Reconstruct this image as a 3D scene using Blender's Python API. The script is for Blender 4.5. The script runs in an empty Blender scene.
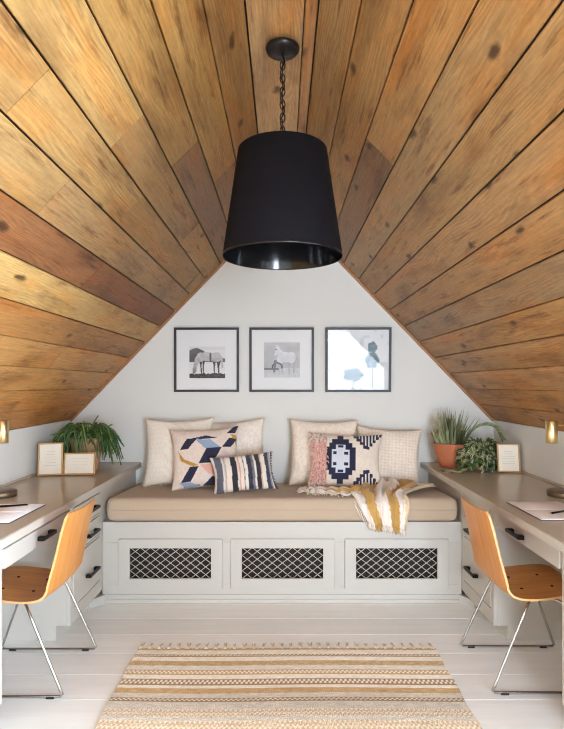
import bpy, bmesh, math, random
from mathutils import Vector, Matrix, Euler

random.seed(7)
PI = math.pi
scene = bpy.context.scene
COL = scene.collection
F, CX, CY, CH = 550.0, 282.0, 384.0, 1.358       # focal length in px, vanishing point, eye height


def wx(px, d):
    return (px - CX) / F * d


def wz(py, d):
    return CH - (py - CY) / F * d


def lin(c):
    return tuple(((v / 255.0) / 12.92 if v / 255.0 <= 0.04045 else ((v / 255.0 + 0.055) / 1.055) ** 2.4) for v in c)


def lerp(a, b, t):
    return a + (b - a) * t


def mixc(a, b, t):
    return tuple(a[i] + (b[i] - a[i]) * t for i in range(3))


# ------------------------------------------------------------------ materials
def new_mat(name):
    m = bpy.data.materials.new(name)
    m.use_nodes = True
    nt = m.node_tree
    b = nt.nodes['Principled BSDF']
    return m, nt, b


def N(nt, t, **kw):
    n = nt.nodes.new(t)
    for k, v in kw.items():
        if k in n.inputs:
            n.inputs[k].default_value = v
        else:
            setattr(n, k, v)
    return n


def mat(name, rgb, rough=0.5, metal=0.0, var=0.06, scale=12.0, bump=0.0, bscale=60.0, spec=None, attr=None, sheen=0.0, stretch=None):
    """plain procedural material: base colour with a little noise, optional bump; attr = colour attribute name"""
    m, nt, b = new_mat(name)
    L = nt.links
    tc = N(nt, 'ShaderNodeTexCoord')
    src = tc.outputs['Object']
    if stretch:
        mp = N(nt, 'ShaderNodeMapping')
        mp.inputs['Scale'].default_value = stretch
        L.new(src, mp.inputs['Vector'])
        src = mp.outputs[0]
    nz = N(nt, 'ShaderNodeTexNoise', Scale=scale, Detail=4.0)
    L.new(src, nz.inputs['Vector'])
    mr = N(nt, 'ShaderNodeMapRange')
    mr.inputs[3].default_value = 1 - var
    mr.inputs[4].default_value = 1 + var
    L.new(nz.outputs['Fac'], mr.inputs[0])
    vm = N(nt, 'ShaderNodeVectorMath', operation='SCALE')
    if attr:
        at = N(nt, 'ShaderNodeAttribute', attribute_name=attr)
        L.new(at.outputs['Color'], vm.inputs[0])
    else:
        vm.inputs[0].default_value = lin(rgb)
    L.new(mr.outputs[0], vm.inputs['Scale'])
    L.new(vm.outputs[0], b.inputs['Base Color'])
    b.inputs['Roughness'].default_value = rough
    b.inputs['Metallic'].default_value = metal
    if spec is not None:
        b.inputs['Specular IOR Level'].default_value = spec
    if sheen:
        b.inputs['Sheen Weight'].default_value = sheen
    if bump:
        n2 = N(nt, 'ShaderNodeTexNoise', Scale=bscale, Detail=3.0)
        L.new(src, n2.inputs['Vector'])
        bp = N(nt, 'ShaderNodeBump', Strength=bump, Distance=0.01)
        L.new(n2.outputs['Fac'], bp.inputs['Height'])
        L.new(bp.outputs[0], b.inputs['Normal'])
    return m


def wood_planks(name):
    """rustic pine; reads the point attributes wc (along, across, id) and tone"""
    m, nt, b = new_mat(name)
    L = nt.links
    wc = N(nt, 'ShaderNodeAttribute', attribute_name='wc')
    tone = N(nt, 'ShaderNodeAttribute', attribute_name='tone')

    def mapped(sx, sy, sz=1.0):
        mp = N(nt, 'ShaderNodeMapping')
        mp.inputs['Scale'].default_value = (sx, sy, sz)
        L.new(wc.outputs['Vector'], mp.inputs['Vector'])
        return mp.outputs[0]

    # warp for the flowing grain
    warp = N(nt, 'ShaderNodeTexNoise', Scale=1.0, Detail=2.0)
    L.new(mapped(1.1, 5.0), warp.inputs['Vector'])
    # rings: sin of (across + warp), only showing in patches
    sep = N(nt, 'ShaderNodeSeparateXYZ')
    L.new(wc.outputs['Vector'], sep.inputs[0])
    ma = N(nt, 'ShaderNodeMath', operation='MULTIPLY_ADD')
    ma.inputs[1].default_value = 0.22
    L.new(warp.outputs['Fac'], ma.inputs[0])
    L.new(sep.outputs['Y'], ma.inputs[2])
    mu = N(nt, 'ShaderNodeMath', operation='MULTIPLY')
    mu.inputs[1].default_value = 520.0
    L.new(ma.outputs[0], mu.inputs[0])
    sn = N(nt, 'ShaderNodeMath', operation='SINE')
    L.new(mu.outputs[0], sn.inputs[0])
    gate = N(nt, 'ShaderNodeTexNoise', Scale=1.0, Detail=1.0)
    L.new(mapped(1.3, 7.0), gate.inputs['Vector'])
    gr = N(nt, 'ShaderNodeMapRange')
    gr.inputs[1].default_value = 0.42
    gr.inputs[2].default_value = 0.66
    gr.inputs[3].default_value = 0.02
    gr.inputs[4].default_value = 0.13
    L.new(gate.outputs['Fac'], gr.inputs[0])
    ringr = N(nt, 'ShaderNodeMath', operation='MULTIPLY_ADD')
    ringr.inputs[2].default_value = 0.97
    L.new(sn.outputs[0], ringr.inputs[0])
    L.new(gr.outputs[0], ringr.inputs[1])

    def ranged(sx, sy, det, rough, a, b_, lo, hi):
        nn = N(nt, 'ShaderNodeTexNoise', Scale=1.0, Detail=det, Roughness=rough)
        L.new(mapped(sx, sy), nn.inputs['Vector'])
        q = N(nt, 'ShaderNodeMapRange')
        q.inputs[1].default_value = a
        q.inputs[2].default_value = b_
        q.inputs[3].default_value = lo
        q.inputs[4].default_value = hi
        L.new(nn.outputs['Fac'], q.inputs[0])
        return q.outputs[0]
    fibr = ranged(5.0, 110.0, 6.0, 0.7, 0.3, 0.7, 0.72, 1.18)       # fine fibre
    speck = ranged(30.0, 60.0, 5.0, 0.8, 0.3, 0.7, 0.88, 1.10)      # rough sawn speckle
    m1a = N(nt, 'ShaderNodeMath', operation='MULTIPLY')
    L.new(ringr.outputs[0], m1a.inputs[0])
    L.new(fibr, m1a.inputs[1])
    m1 = N(nt, 'ShaderNodeMath', operation='MULTIPLY')
    L.new(m1a.outputs[0], m1.inputs[0])
    L.new(speck, m1.inputs[1])
    sc0 = N(nt, 'ShaderNodeVectorMath', operation='SCALE')
    L.new(tone.outputs['Color'], sc0.inputs[0])
    L.new(m1.outputs[0], sc0.inputs['Scale'])

    def tint(src, fac, colr):
        mm = N(nt, 'ShaderNodeMix', data_type='RGBA', blend_type='MULTIPLY')
        L.new(fac, mm.inputs['Factor'])
        L.new(src, mm.inputs['A'])
        mm.inputs['B'].default_value = colr + (1,)
        return mm.outputs['Result']
    c0 = tint(sc0.outputs[0], ranged(2.2, 8.0, 4.0, 0.6, 0.50, 0.74, 0.0, 1.0), (0.52, 0.46, 0.44))    # grey brown stain
    c0 = tint(c0, ranged(1.7, 10.0, 3.0, 0.6, 0.48, 0.70, 0.0, 1.0), (1.10, 0.86, 0.58))               # amber
    c0 = tint(c0, ranged(3.1, 26.0, 4.0, 0.7, 0.56, 0.70, 0.0, 1.0), (0.48, 0.38, 0.32))               # dark streaks
    c0 = tint(c0, ranged(1.1, 6.0, 2.0, 0.5, 0.45, 0.70, 0.0, 1.0), (1.12, 1.10, 1.08))               # pale worn

    class sc:
        outputs = [c0]
    # knots
    vo = N(nt, 'ShaderNodeTexVoronoi', Scale=1.0, voronoi_dimensions='2D')
    wob = N(nt, 'ShaderNodeTexNoise', Scale=1.0, Detail=3.0)
    L.new(mapped(14.0, 22.0), wob.inputs['Vector'])
    wadd = N(nt, 'ShaderNodeVectorMath', operation='MULTIPLY_ADD')
    wadd.inputs[1].default_value = (0.16, 0.13, 0.0)
    L.new(wob.outputs['Color'], wadd.inputs[0])
    L.new(mapped(2.0, 4.2), wadd.inputs[2])
    L.new(wadd.outputs[0], vo.inputs['Vector'])
    pick = N(nt, 'ShaderNodeSeparateColor')
    L.new(vo.outputs['Color'], pick.inputs[0])
    gt = N(nt, 'ShaderNodeMath', operation='GREATER_THAN')
    gt.inputs[1].default_value = 0.42
    L.new(pick.outputs[0], gt.inputs[0])
    kr = N(nt, 'ShaderNodeMapRange', interpolation_type='SMOOTHSTEP')
    kr.inputs[1].default_value = 0.02
    kr.inputs[2].default_value = 0.10
    kr.inputs[3].default_value = 0.85
    kr.inputs[4].default_value = 0.0
    L.new(vo.outputs['Distance'], kr.inputs[0])
    km = N(nt, 'ShaderNodeMath', operation='MULTIPLY')
    L.new(kr.outputs[0], km.inputs[0])
    L.new(gt.outputs[0], km.inputs[1])
    mx = N(nt, 'ShaderNodeMix', data_type='RGBA')
    L.new(km.outputs[0], mx.inputs['Factor'])
    L.new(sc.outputs[0], mx.inputs['A'])
    mx.inputs['B'].default_value = lin((52, 28, 12)) + (1,)
    L.new(mx.outputs['Result'], b.inputs['Base Color'])
    b.inputs['Roughness'].default_value = 0.5
    b.inputs['Specular IOR Level'].default_value = 0.35
    bp = N(nt, 'ShaderNodeBump', Strength=0.25, Distance=0.004)
    L.new(m1.outputs[0], bp.inputs['Height'])
    L.new(bp.outputs[0], b.inputs['Normal'])
    return m


def plywood(name, rgb, ax=(1, 1, 1)):
    m, nt, b = new_mat(name)
    L = nt.links
    tc = N(nt, 'ShaderNodeTexCoord')
    mp = N(nt, 'ShaderNodeMapping')
    mp.inputs['Scale'].default_value = ax
    L.new(tc.outputs['Object'], mp.inputs['Vector'])
    nz = N(nt, 'ShaderNodeTexNoise', Scale=1.0, Detail=5.0, Roughness=0.6, Distortion=0.6)
    L.new(mp.outputs[0], nz.inputs['Vector'])
    cr = N(nt, 'ShaderNodeMapRange')
    cr.inputs[1].default_value = 0.3
    cr.inputs[2].default_value = 0.7
    cr.inputs[3].default_value = 0.82
    cr.inputs[4].default_value = 1.12
    L.new(nz.outputs['Fac'], cr.inputs[0])
    vm = N(nt, 'ShaderNodeVectorMath', operation='SCALE')
    vm.inputs[0].default_value = lin(rgb)
    L.new(cr.outputs[0], vm.inputs['Scale'])
    L.new(vm.outputs[0], b.inputs['Base Color'])
    b.inputs['Roughness'].default_value = 0.38
    return m


def thin_glass(name, k=1.6):
    """thin pane; k scales the mirror part (two surfaces 1.6, anti-reflective picture glass less)"""
    m, nt, b = new_mat(name)
    nt.nodes.remove(b)
    L = nt.links
    out = nt.nodes['Material Output']
    tr = N(nt, 'ShaderNodeBsdfTransparent')
    gl = N(nt, 'ShaderNodeBsdfGlossy', Roughness=0.0)
    fr = N(nt, 'ShaderNodeFresnel', IOR=1.5)
    mr = N(nt, 'ShaderNodeMath', operation='MULTIPLY')
    mr.inputs[1].default_value = k
    L.new(fr.outputs[0], mr.inputs[0])
    mx = N(nt, 'ShaderNodeMixShader')
    L.new(mr.outputs[0], mx.inputs[0])
    L.new(tr.outputs[0], mx.inputs[1])
    L.new(gl.outputs[0], mx.inputs[2])
    L.new(mx.outputs[0], out.inputs[0])
    return m


def floor_mat():
    m, nt, b = new_mat('white_painted_boards')
    L = nt.links
    at = N(nt, 'ShaderNodeAttribute', attribute_name='tone')
    tc = N(nt, 'ShaderNodeTexCoord')
    mp = N(nt, 'ShaderNodeMapping')
    mp.inputs['Scale'].default_value = (1.6, 22.0, 1.0)
    L.new(tc.outputs['Object'], mp.inputs['Vector'])
    nz = N(nt, 'ShaderNodeTexNoise', Scale=1.0, Detail=6.0, Roughness=0.65)
    L.new(mp.outputs[0], nz.inputs['Vector'])
    mr = N(nt, 'ShaderNodeMapRange')
    mr.inputs[1].default_value = 0.3
    mr.inputs[2].default_value = 0.7
    mr.inputs[3].default_value = 0.95
    mr.inputs[4].default_value = 1.04
    L.new(nz.outputs['Fac'], mr.inputs[0])
    vm = N(nt, 'ShaderNodeVectorMath', operation='SCALE')
    L.new(at.outputs['Color'], vm.inputs[0])
    L.new(mr.outputs[0], vm.inputs['Scale'])
    L.new(vm.outputs[0], b.inputs['Base Color'])
    rr = N(nt, 'ShaderNodeMapRange')
    rr.inputs[3].default_value = 0.3
    rr.inputs[4].default_value = 0.5
    L.new(nz.outputs['Fac'], rr.inputs[0])
    L.new(rr.outputs[0], b.inputs['Roughness'])
    bp = N(nt, 'ShaderNodeBump', Strength=0.15, Distance=0.004)
    L.new(nz.outputs['Fac'], bp.inputs['Height'])
    L.new(bp.outputs[0], b.inputs['Normal'])
    return m


M = {}
M['wall'] = mat('white_wall_paint', (228, 229, 224), 0.85, var=0.015, scale=3, bump=0.05, bscale=120)
M['paint'] = mat('greige_cabinet_paint', (203, 199, 190), 0.42, var=0.02, scale=6)
M['bench'] = mat('pale_bench_paint', (199, 197, 190), 0.42, var=0.02, scale=6)
M['top'] = mat('taupe_worktop', (192, 182, 166), 0.25, var=0.04, scale=14)
M['top_edge'] = mat('worktop_lit_edge', (200, 195, 184), 0.42, var=0.02)  # window light on the front edge painted in as a paler tone
M['dark'] = mat('dark_interior', (40, 36, 33), 0.8)
M['gap'] = mat('cabinet_carcass', (120, 114, 104), 0.7)
M['black'] = mat('black_metal', (24, 23, 23), 0.4, metal=0.6)
M['wire'] = mat('pale_wire_mesh', (218, 212, 202), 0.4)
M['chrome'] = mat('brushed_steel', (190, 188, 186), 0.22, metal=1.0, var=0.03)
M['rubber'] = mat('black_rubber', (30, 30, 30), 0.6)
M['ply'] = plywood('honey_plywood', (222, 150, 74), (3, 40, 3))
M['ply_edge'] = mat('plywood_edge', (226, 178, 118), 0.45, var=0.1, scale=40)
M['brass'] = mat('satin_brass', (228, 204, 146), 0.28, metal=1.0, var=0.03)
M['brass_dark'] = mat('aged_brass', (120, 102, 80), 0.4, metal=0.7, var=0.05)
M['cushion'] = mat('beige_linen', (192, 173, 150), 0.9, var=0.07, scale=90, bump=0.25, bscale=260, sheen=0.2)
M['fabric'] = mat('woven_fabric', (230, 220, 205), 0.95, var=0.10, scale=120, bump=0.22, bscale=240, attr='tone', sheen=0.2)
M['boucle'] = mat('nubby_cream_fabric', (230, 214, 190), 0.95, var=0.12, scale=70, bump=0.4, bscale=130, attr='tone', sheen=0.2)
M['fringe'] = mat('cream_yarn', (234, 222, 202), 0.95, var=0.1, scale=60)
M['yarn'] = mat('coloured_yarn', (220, 160, 140), 0.95, var=0.12, scale=60, attr='tone')
M['print'] = mat('printed_paper', (230, 230, 230), 0.75, var=0.02, scale=120, attr='tone')
M['mat_board'] = mat('white_mat_board', (240, 240, 239), 0.85, var=0.01)
M['frame_black'] = mat('dark_frame_wood', (44, 38, 38), 0.45, var=0.1, scale=30)
M['frame_gold'] = mat('gilt_wood', (176, 138, 88), 0.4, metal=0.35, var=0.1, scale=30)
M['paper'] = mat('cream_paper', (240, 233, 216), 0.8, var=0.02)
M['page'] = mat('notebook_page', (238, 232, 230), 0.8, var=0.02)
M['ink'] = mat('grey_ink', (206, 200, 186), 0.8)
M['cover'] = mat('notebook_cover', (70, 70, 84), 0.6)
M['terra'] = mat('terracotta', (188, 112, 76), 0.75, var=0.10, scale=14, bump=0.1)
M['terra_pale'] = mat('weathered_terracotta', (200, 150, 118), 0.8, var=0.14, scale=10, bump=0.1)
M['soil'] = mat('potting_soil', (48, 38, 30), 0.95, var=0.3, scale=60, bump=0.6)
M['leaf_dark'] = mat('deep_green_stems', (52, 88, 38), 0.5, var=0.25, scale=9, attr='tone')
M['leaf'] = mat('leaf_surface', (90, 120, 60), 0.45, var=0.18, scale=24, attr='tone')
M['shade'] = mat('black_shade_fabric', (15, 13, 17), 0.9, spec=0.15, var=0.08, scale=200, bump=0.15, bscale=400)
M['lining'] = mat('glossy_black_lining', (16, 16, 18), 0.12, var=0.03)
M['bronze'] = mat('dark_bronze', (50, 45, 43), 0.35, metal=0.8)
M['glass'] = thin_glass('thin_glass')
M['picture_glass'] = thin_glass('picture_glass', 0.42)
M['rug'] = mat('woven_jute', (210, 190, 160), 0.95, var=0.10, scale=160, bump=0.6, bscale=200, attr='tone')
M['floor'] = floor_mat()
M['pine'] = wood_planks('rustic_pine_planks')
M['bulb'] = mat('frosted_bulb', (235, 232, 225), 0.3)
M['sash'] = mat('white_window_paint', (235, 234, 230), 0.5, var=0.01)


# ------------------------------------------------------------------ mesh builder
class MB:
    def __init__(s):
        s.bm = bmesh.new()
        s.tl = s.bm.verts.layers.float_color.new('tone')
        s.wl = s.bm.verts.layers.float_vector.new('wc')
        s.tone = (1, 1, 1)

    def v(s, co, tone=None, wc=None):
        v = s.bm.verts.new(co)
        t = tone or s.tone
        v[s.tl] = (t[0], t[1], t[2], 1)
        if wc:
            v[s.wl] = wc
        return v

    def f(s, vs, smooth=False):
        try:
            f = s.bm.faces.new(vs)
            f.smooth = smooth
            return f
        except ValueError:
            return None

    def box(s, lo, hi, bevel=0.0, tone=None):
        x0, y0, z0 = lo
        x1, y1, z1 = hi
        c = [(x0, y0, z0), (x1, y0, z0), (x1, y1, z0), (x0, y1, z0), (x0, y0, z1), (x1, y0, z1), (x1, y1, z1), (x0, y1, z1)]
        vs = [s.v(p, tone) for p in c]
        fs = [s.f([vs[i] for i in q]) for q in ((3, 2, 1, 0), (4, 5, 6, 7), (0, 1, 5, 4), (1, 2, 6, 5), (2, 3, 7, 6), (3, 0, 4, 7))]
        if bevel:
            es = list({e for f in fs for e in f.edges})
            bmesh.ops.bevel(s.bm, geom=es, offset=bevel, segments=2, profile=0.6, affect='EDGES')
        return s

    def lathe(s, prof, n=40, c=(0, 0), tone=None):
        """profile [(r, z)] round the vertical axis through c"""
        rings = []
        for r, z in prof:
            if r < 1e-6:
                rings.append([s.v((c[0], c[1], z), tone)])
            else:
                rings.append([s.v((c[0] + r * math.cos(2 * PI * k / n), c[1] + r * math.sin(2 * PI * k / n), z), tone) for k in range(n)])
        for a, b in zip(rings, rings[1:]):
            for k in range(n):
                k2 = (k + 1) % n
                if len(a) == 1 and len(b) == 1:
                    continue
                if len(a) == 1:
                    s.f([a[0], b[k2], b[k]], True)
                elif len(b) == 1:
                    s.f([a[k], a[k2], b[0]], True)
                else:
                    s.f([a[k], a[k2], b[k2], b[k]], True)
        return s

    def tube(s, pts, r, n=8, tones=None, cap=True, closed=False):
        pts = [Vector(p) for p in pts]
        m = len(pts)
        rr = r if isinstance(r, (list, tuple)) else [r] * m
        prev = None
        rings = []
        for i, p in enumerate(pts):
            if closed:
                t = (pts[(i + 1) % m] - pts[i - 1])
            else:
                t = pts[min(i + 1, m - 1)] - pts[max(i - 1, 0)]
            if t.length < 1e-9:
                t = Vector((0, 0, 1))
            t.normalize()
            if prev is None:
                a = Vector((0, 0, 1)) if abs(t.z) < 0.9 else Vector((1, 0, 0))
                u = t.cross(a).normalized()
            else:
                u = (prev - t * prev.dot(t))
                u = u.normalized() if u.length > 1e-6 else t.orthogonal().normalized()
            prev = u
            w = t.cross(u)
            tn = tones[i] if tones else None
            rings.append([s.v(p + (u * math.cos(2 * PI * k / n) + w * math.sin(2 * PI * k / n)) * rr[i], tn) for k in range(n)])
        prs = list(zip(rings, rings[1:]))
        if closed:
            prs.append((rings[-1], rings[0]))
        for a, b in prs:
            for k in range(n):
                k2 = (k + 1) % n
                s.f([a[k], a[k2], b[k2], b[k]], True)
        if cap and not closed:
            s.f(list(reversed(rings[0])))
            s.f(rings[-1])
        return s

    def grid(s, P, smooth=True, tones=None):
        """P[i][j] points"""
        V = [[s.v(P[i][j], tones[i][j] if tones else None) for j in range(len(P[0]))] for i in range(len(P))]
        for i in range(len(P) - 1):
            for j in range(len(P[0]) - 1):
                s.f([V[i][j], V[i + 1][j], V[i + 1][j + 1], V[i][j + 1]], smooth)
        return V

    def leaf(s, base, d, up, length, width, tone, curl=0.2, seg=4, tone2=None):
        """pointed leaf blade with a midrib fold and thickness from a slight V"""
        base = Vector(base)
        d = Vector(d).normalized()
        up = Vector(up)
        side = d.cross(up)
        side = side.normalized() if side.length > 1e-6 else d.orthogonal().normalized()
        nrm = side.cross(d).normalized()
        rows = []
        for i in range(seg + 1):
            t = i / seg
            w = width * (math.sin(PI * min(1, 0.12 + 0.88 * t)) ** 0.8) * 0.5 if t < 1 else 0.0
            p = base + d * (length * t) - nrm * (curl * length * t * t)
            e = tone2 or tone
            rows.append([s.v(p - side * w + nrm * w * 0.25, e), s.v(p, tone), s.v(p + side * w + nrm * w * 0.25, e)])
        for a, b in zip(rows, rows[1:]):
            s.f([a[0], a[1], b[1], b[0]], True)
            s.f([a[1], a[2], b[2], b[1]], True)
        return s

    def build(s, name, m, parent=None, world=True):
        """world=True: points are in world space, moved into the parent's space (parents here carry only a location)"""
        org = Vector((0, 0, 0))
        if parent is not None and world:
            p = parent
            while p is not None:
                org += p.location
                p = p.parent
        if org.length:
            bmesh.ops.translate(s.bm, verts=s.bm.verts, vec=-org)
        bmesh.ops.recalc_face_normals(s.bm, faces=s.bm.faces)
        me = bpy.data.meshes.new(name)
        s.bm.to_mesh(me)
        s.bm.free()
        me.materials.append(m)
        o = bpy.data.objects.new(name, me)
        COL.objects.link(o)
        if parent is not None:
            o.parent = parent
        return o


def tag(o, label, cat, group=None):
    o['label'] = label
    o['category'] = cat
    if group:
        o['group'] = group
    return o


def thing(name, label, cat, loc=(0, 0, 0), group=None, rot=(0, 0, 0)):
    o = bpy.data.objects.new(name, None)
    o.empty_display_size = 0.05
    COL.objects.link(o)
    o.location = loc
    o.rotation_euler = rot
    return tag(o, label, cat, group)


def struct(o):
    o['kind'] = 'structure'
    return o


def recenter(o):
    """put a one-mesh thing's origin at the middle of its base"""
    vs = o.data.vertices
    lo = [min(v.co[i] for v in vs) for i in range(3)]
    hi = [max(v.co[i] for v in vs) for i in range(3)]
    c = Vector(((lo[0] + hi[0]) / 2, (lo[1] + hi[1]) / 2, lo[2]))
    for v in vs:
        v.co -= c
    o.location = c
    return o


def spline(pts, n):
    """Catmull-Rom through pts, n samples per span"""
    P = [Vector(p) for p in pts]
    P = [P[0] * 2 - P[1]] + P + [P[-1] * 2 - P[-2]]
    out = []
    for i in range(1, len(P) - 2):
        for k in range(n):
            t = k / n
            a, b, c, d = P[i - 1], P[i], P[i + 1], P[i + 2]
            out.append(0.5 * ((2 * b) + (c - a) * t + (2 * a - 5 * b + 4 * c - d) * t * t + (3 * b - a - 3 * c + d) * t ** 3))
    out.append(P[-2])
    return out


def poly_has(poly, x, y):
    c = False
    j = len(poly) - 1
    for i in range(len(poly)):
        xi, yi = poly[i]
        xj, yj = poly[j]
        if (yi > y) != (yj > y) and x < (xj - xi) * (y - yi) / (yj - yi) + xi:
            c = not c
        j = i
    return c


# ------------------------------------------------------------------ room shell
W, KZ, RZ, RW = 1.622, 1.082, 2.635, 0.123       # half width, knee wall height, ridge height, half ridge flat
YB, YR = 4.218, -1.3                             # back wall, rear wall
SA = math.atan2(RZ - KZ, W - RW)
SL = math.hypot(RZ - KZ, W - RW)
SLOPE = (RZ - KZ) / (W - RW)
FLOOR_T = lin((244, 245, 242))

# floor: white painted boards running left to right
fb = MB()
y = YR
edges = []
yy = 2.98
while yy > YR:
    yy -= 0.205
edges = [yy]
while edges[-1] < YB:
    edges.append(edges[-1] + 0.205)
for a, b in zip(edges, edges[1:]):
    a = max(a, YR)
    b = min(b, YB)
    if b - a < 0.01:
        continue
    k = random.uniform(0.96, 1.03)
    fb.box((-W, a + 0.0012, -0.02), (W, b - 0.0012, 0), bevel=0.0012, tone=tuple(v * k for v in FLOOR_T))
fb.box((-W - 0.1, YR - 0.1, -0.06), (W + 0.1, YB + 0.1, -0.021), tone=lin((150, 145, 138)))
struct(fb.build('floor', M['floor']))

# back wall (gable) as one solid slab
def gable(mb, y0, y1):
    poly = [(-W - 0.1, -0.06), (W + 0.1, -0.06), (W + 0.1, KZ + 0.05), (RW, RZ + 0.12), (-RW, RZ + 0.12), (-W - 0.1, KZ + 0.05)]
    a = [mb.v((x, y0, z)) for x, z in poly]
    b = [mb.v((x, y1, z)) for x, z in poly]
    mb.f(a)
    mb.f(list(reversed(b)))
    for i in range(len(poly)):
        j = (i + 1) % len(poly)
        mb.f([a[i], b[i], b[j], a[j]])


g = MB()
gable(g, YB, YB + 0.1)
struct(g.build('wall_back', M['wall']))

# knee walls; the right one is cut for the dormer between DY0 and DY1
DY0, DY1, DTOP, DSILL = -0.85, 1.16, 2.02, 0.42
g = MB()
g.box((-W - 0.1, YR, 0), (-W, YB, KZ))
struct(g.build('wall_left', M['wall']))
g = MB()
g.box((W, DY1, 0), (W + 0.1, YB, KZ))
g.box((W, YR, 0), (W + 0.1, DY0, KZ))
g.box((W, DY0, 0), (W + 0.1, DY1, DSILL - 0.12))
# dormer cheeks, lid and front wall
DX = W + 0.45
for yc0, yc1 in ((DY0 - 0.06, DY0 + 0.014), (DY1 - 0.014, DY1 + 0.06)):
    zz = lambda x: KZ + (W - x) * SLOPE
    xs = W - (DTOP - KZ) / SLOPE
    poly = [(W, DSILL - 0.12), (DX, DSILL - 0.12), (DX, DTOP + 0.05), (xs - 0.02, DTOP + 0.05), (xs - 0.02, DTOP + 0.02), (W, KZ - 0.002)]
    a = [g.v((x, yc0, z)) for x, z in poly]
    b = [g.v((x, yc1, z)) for x, z in poly]
    g.f(a)
    g.f(list(reversed(b)))
    for i in range(len(poly)):
        j = (i + 1) % len(poly)
        g.f([a[i], b[i], b[j], a[j]])
g.box((W - (DTOP - KZ) / SLOPE - 0.03, DY0 - 0.06, DTOP), (DX + 0.1, DY1 + 0.06, DTOP + 0.06))
g.box((W, DY0 - 0.06, DSILL - 0.2), (DX + 0.1, DY1 + 0.06, DSILL - 0.12))
g.box((DX, DY0 - 0.06, DSILL - 0.12), (DX + 0.1, DY1 + 0.06, DSILL))
g.box((DX, DY0 - 0.06, DSILL), (DX + 0.1, DY0 + 0.10, DTOP))
g.box((DX, DY1 - 0.10, DSILL), (DX + 0.1, DY1 + 0.06, DTOP))
struct(g.build('wall_right', M['wall']))

# rear wall with a window opening
WP = [(0.50, 0.42), (1.54, 0.42), (1.54, 1.13), (0.62, 2.083), (0.50, 2.083)]      # follows the roof slope
g = MB()
g.box((-W - 0.1, YR - 0.1, -0.06), (W + 0.1, YR, 0.42))
g.box((-W - 0.1, YR - 0.1, 0.42), (0.50, YR, RZ + 0.1))
g.box((1.54, YR - 0.1, 0.42), (W + 0.1, YR, 1.13))
for poly in ([(1.54, 1.13), (W + 0.1, 1.13), (W + 0.1, RZ), (0.62, RZ), (0.62, 2.083)], [(0.50, 2.083), (0.62, 2.083), (0.62, RZ + 0.1), (0.50, RZ + 0.1)]):
    a = [g.v((x, YR - 0.1, z)) for x, z in poly]
    b = [g.v((x, YR, z)) for x, z in poly]
    g.f(a)
    g.f(list(reversed(b)))
    for i in range(len(poly)):
        j = (i + 1) % len(poly)
        g.f([a[i], b[i], b[j], a[j]])
struct(g.build('wall_rear', M['wall']))


def sash(name, pts):
    """window: frame bars along a closed outline in a vertical plane, one crossing bar, one pane"""
    o = bpy.data.objects.new(name, None)
    COL.objects.link(o)
    c = sum((Vector(p) for p in pts), Vector()) / len(pts)
    o.location = c
    struct(o)
    m = MB()
    n = len(pts)
    for i in range(n):
        m.tube([pts[i], pts[(i + 1) % n]], 0.022, n=4)
    m.build('window_frame', M['sash'], o)
    m = MB()
    m.f([m.v(p) for p in pts])
    m.build('pane', M['glass'], o)
    return o


KY0, KY1 = -0.95, -0.05             # opening of the added skylight, unseen behind the camera


def slope_pt(s, y, out=0.04):
    return (-(W - s * math.cos(SA)) - out * math.sin(SA), y, KZ + s * math.sin(SA) + out * math.cos(SA))


sash('added_skylight', [slope_pt(SL * 9 / 13, KY0), slope_pt(SL * 12 / 13, KY0), slope_pt(SL * 12 / 13, KY1), slope_pt(SL * 9 / 13, KY1)])  # unseen skylight, added to brighten the floor
sash('window_1', [(x, YR - 0.05, z) for x, z in WP])
sash('window_2', [(DX + 0.05, DY0 + 0.1, DSILL), (DX + 0.05, DY1 - 0.1, DSILL), (DX + 0.05, DY1 - 0.1, DTOP), (DX + 0.05, DY0 + 0.1, DTOP)])

# ---- plank ceiling
NP = 13


def slope_y(px, py, side):
    """depth where the sight line through a photo pixel meets a roof slope"""
    kx = (px - CX) / F * (1 if side > 0 else -1)
    kz = -(py - CY) / F
    # CH + kz d = KZ + (W - kx d) * SLOPE
    return (KZ + W * SLOPE - CH) / (kz + kx * SLOPE)


JL = {10: [(183, 156)], 9: [(118, 140), (197, 226)], 8: [(28, 91), (134, 205), (190, 283)], 7: [(84, 165)], 6: [(96, 272)], 3: [(70, 345)], 1: [(40, 381)], 11: [(246, 150)]}
JR = {10: [(378, 150)]}
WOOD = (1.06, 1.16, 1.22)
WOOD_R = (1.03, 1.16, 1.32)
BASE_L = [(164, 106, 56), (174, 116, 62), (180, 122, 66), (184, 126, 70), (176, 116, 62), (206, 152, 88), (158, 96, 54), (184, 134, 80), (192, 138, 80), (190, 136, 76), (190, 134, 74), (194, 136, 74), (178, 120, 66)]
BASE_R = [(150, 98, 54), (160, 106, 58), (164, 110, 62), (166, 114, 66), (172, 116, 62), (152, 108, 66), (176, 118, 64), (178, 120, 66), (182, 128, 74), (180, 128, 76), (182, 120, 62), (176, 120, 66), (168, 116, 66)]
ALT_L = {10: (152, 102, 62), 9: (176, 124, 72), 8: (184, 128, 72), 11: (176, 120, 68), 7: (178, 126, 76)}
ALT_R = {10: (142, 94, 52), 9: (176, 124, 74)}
ceil = MB()
pid = 0


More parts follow.
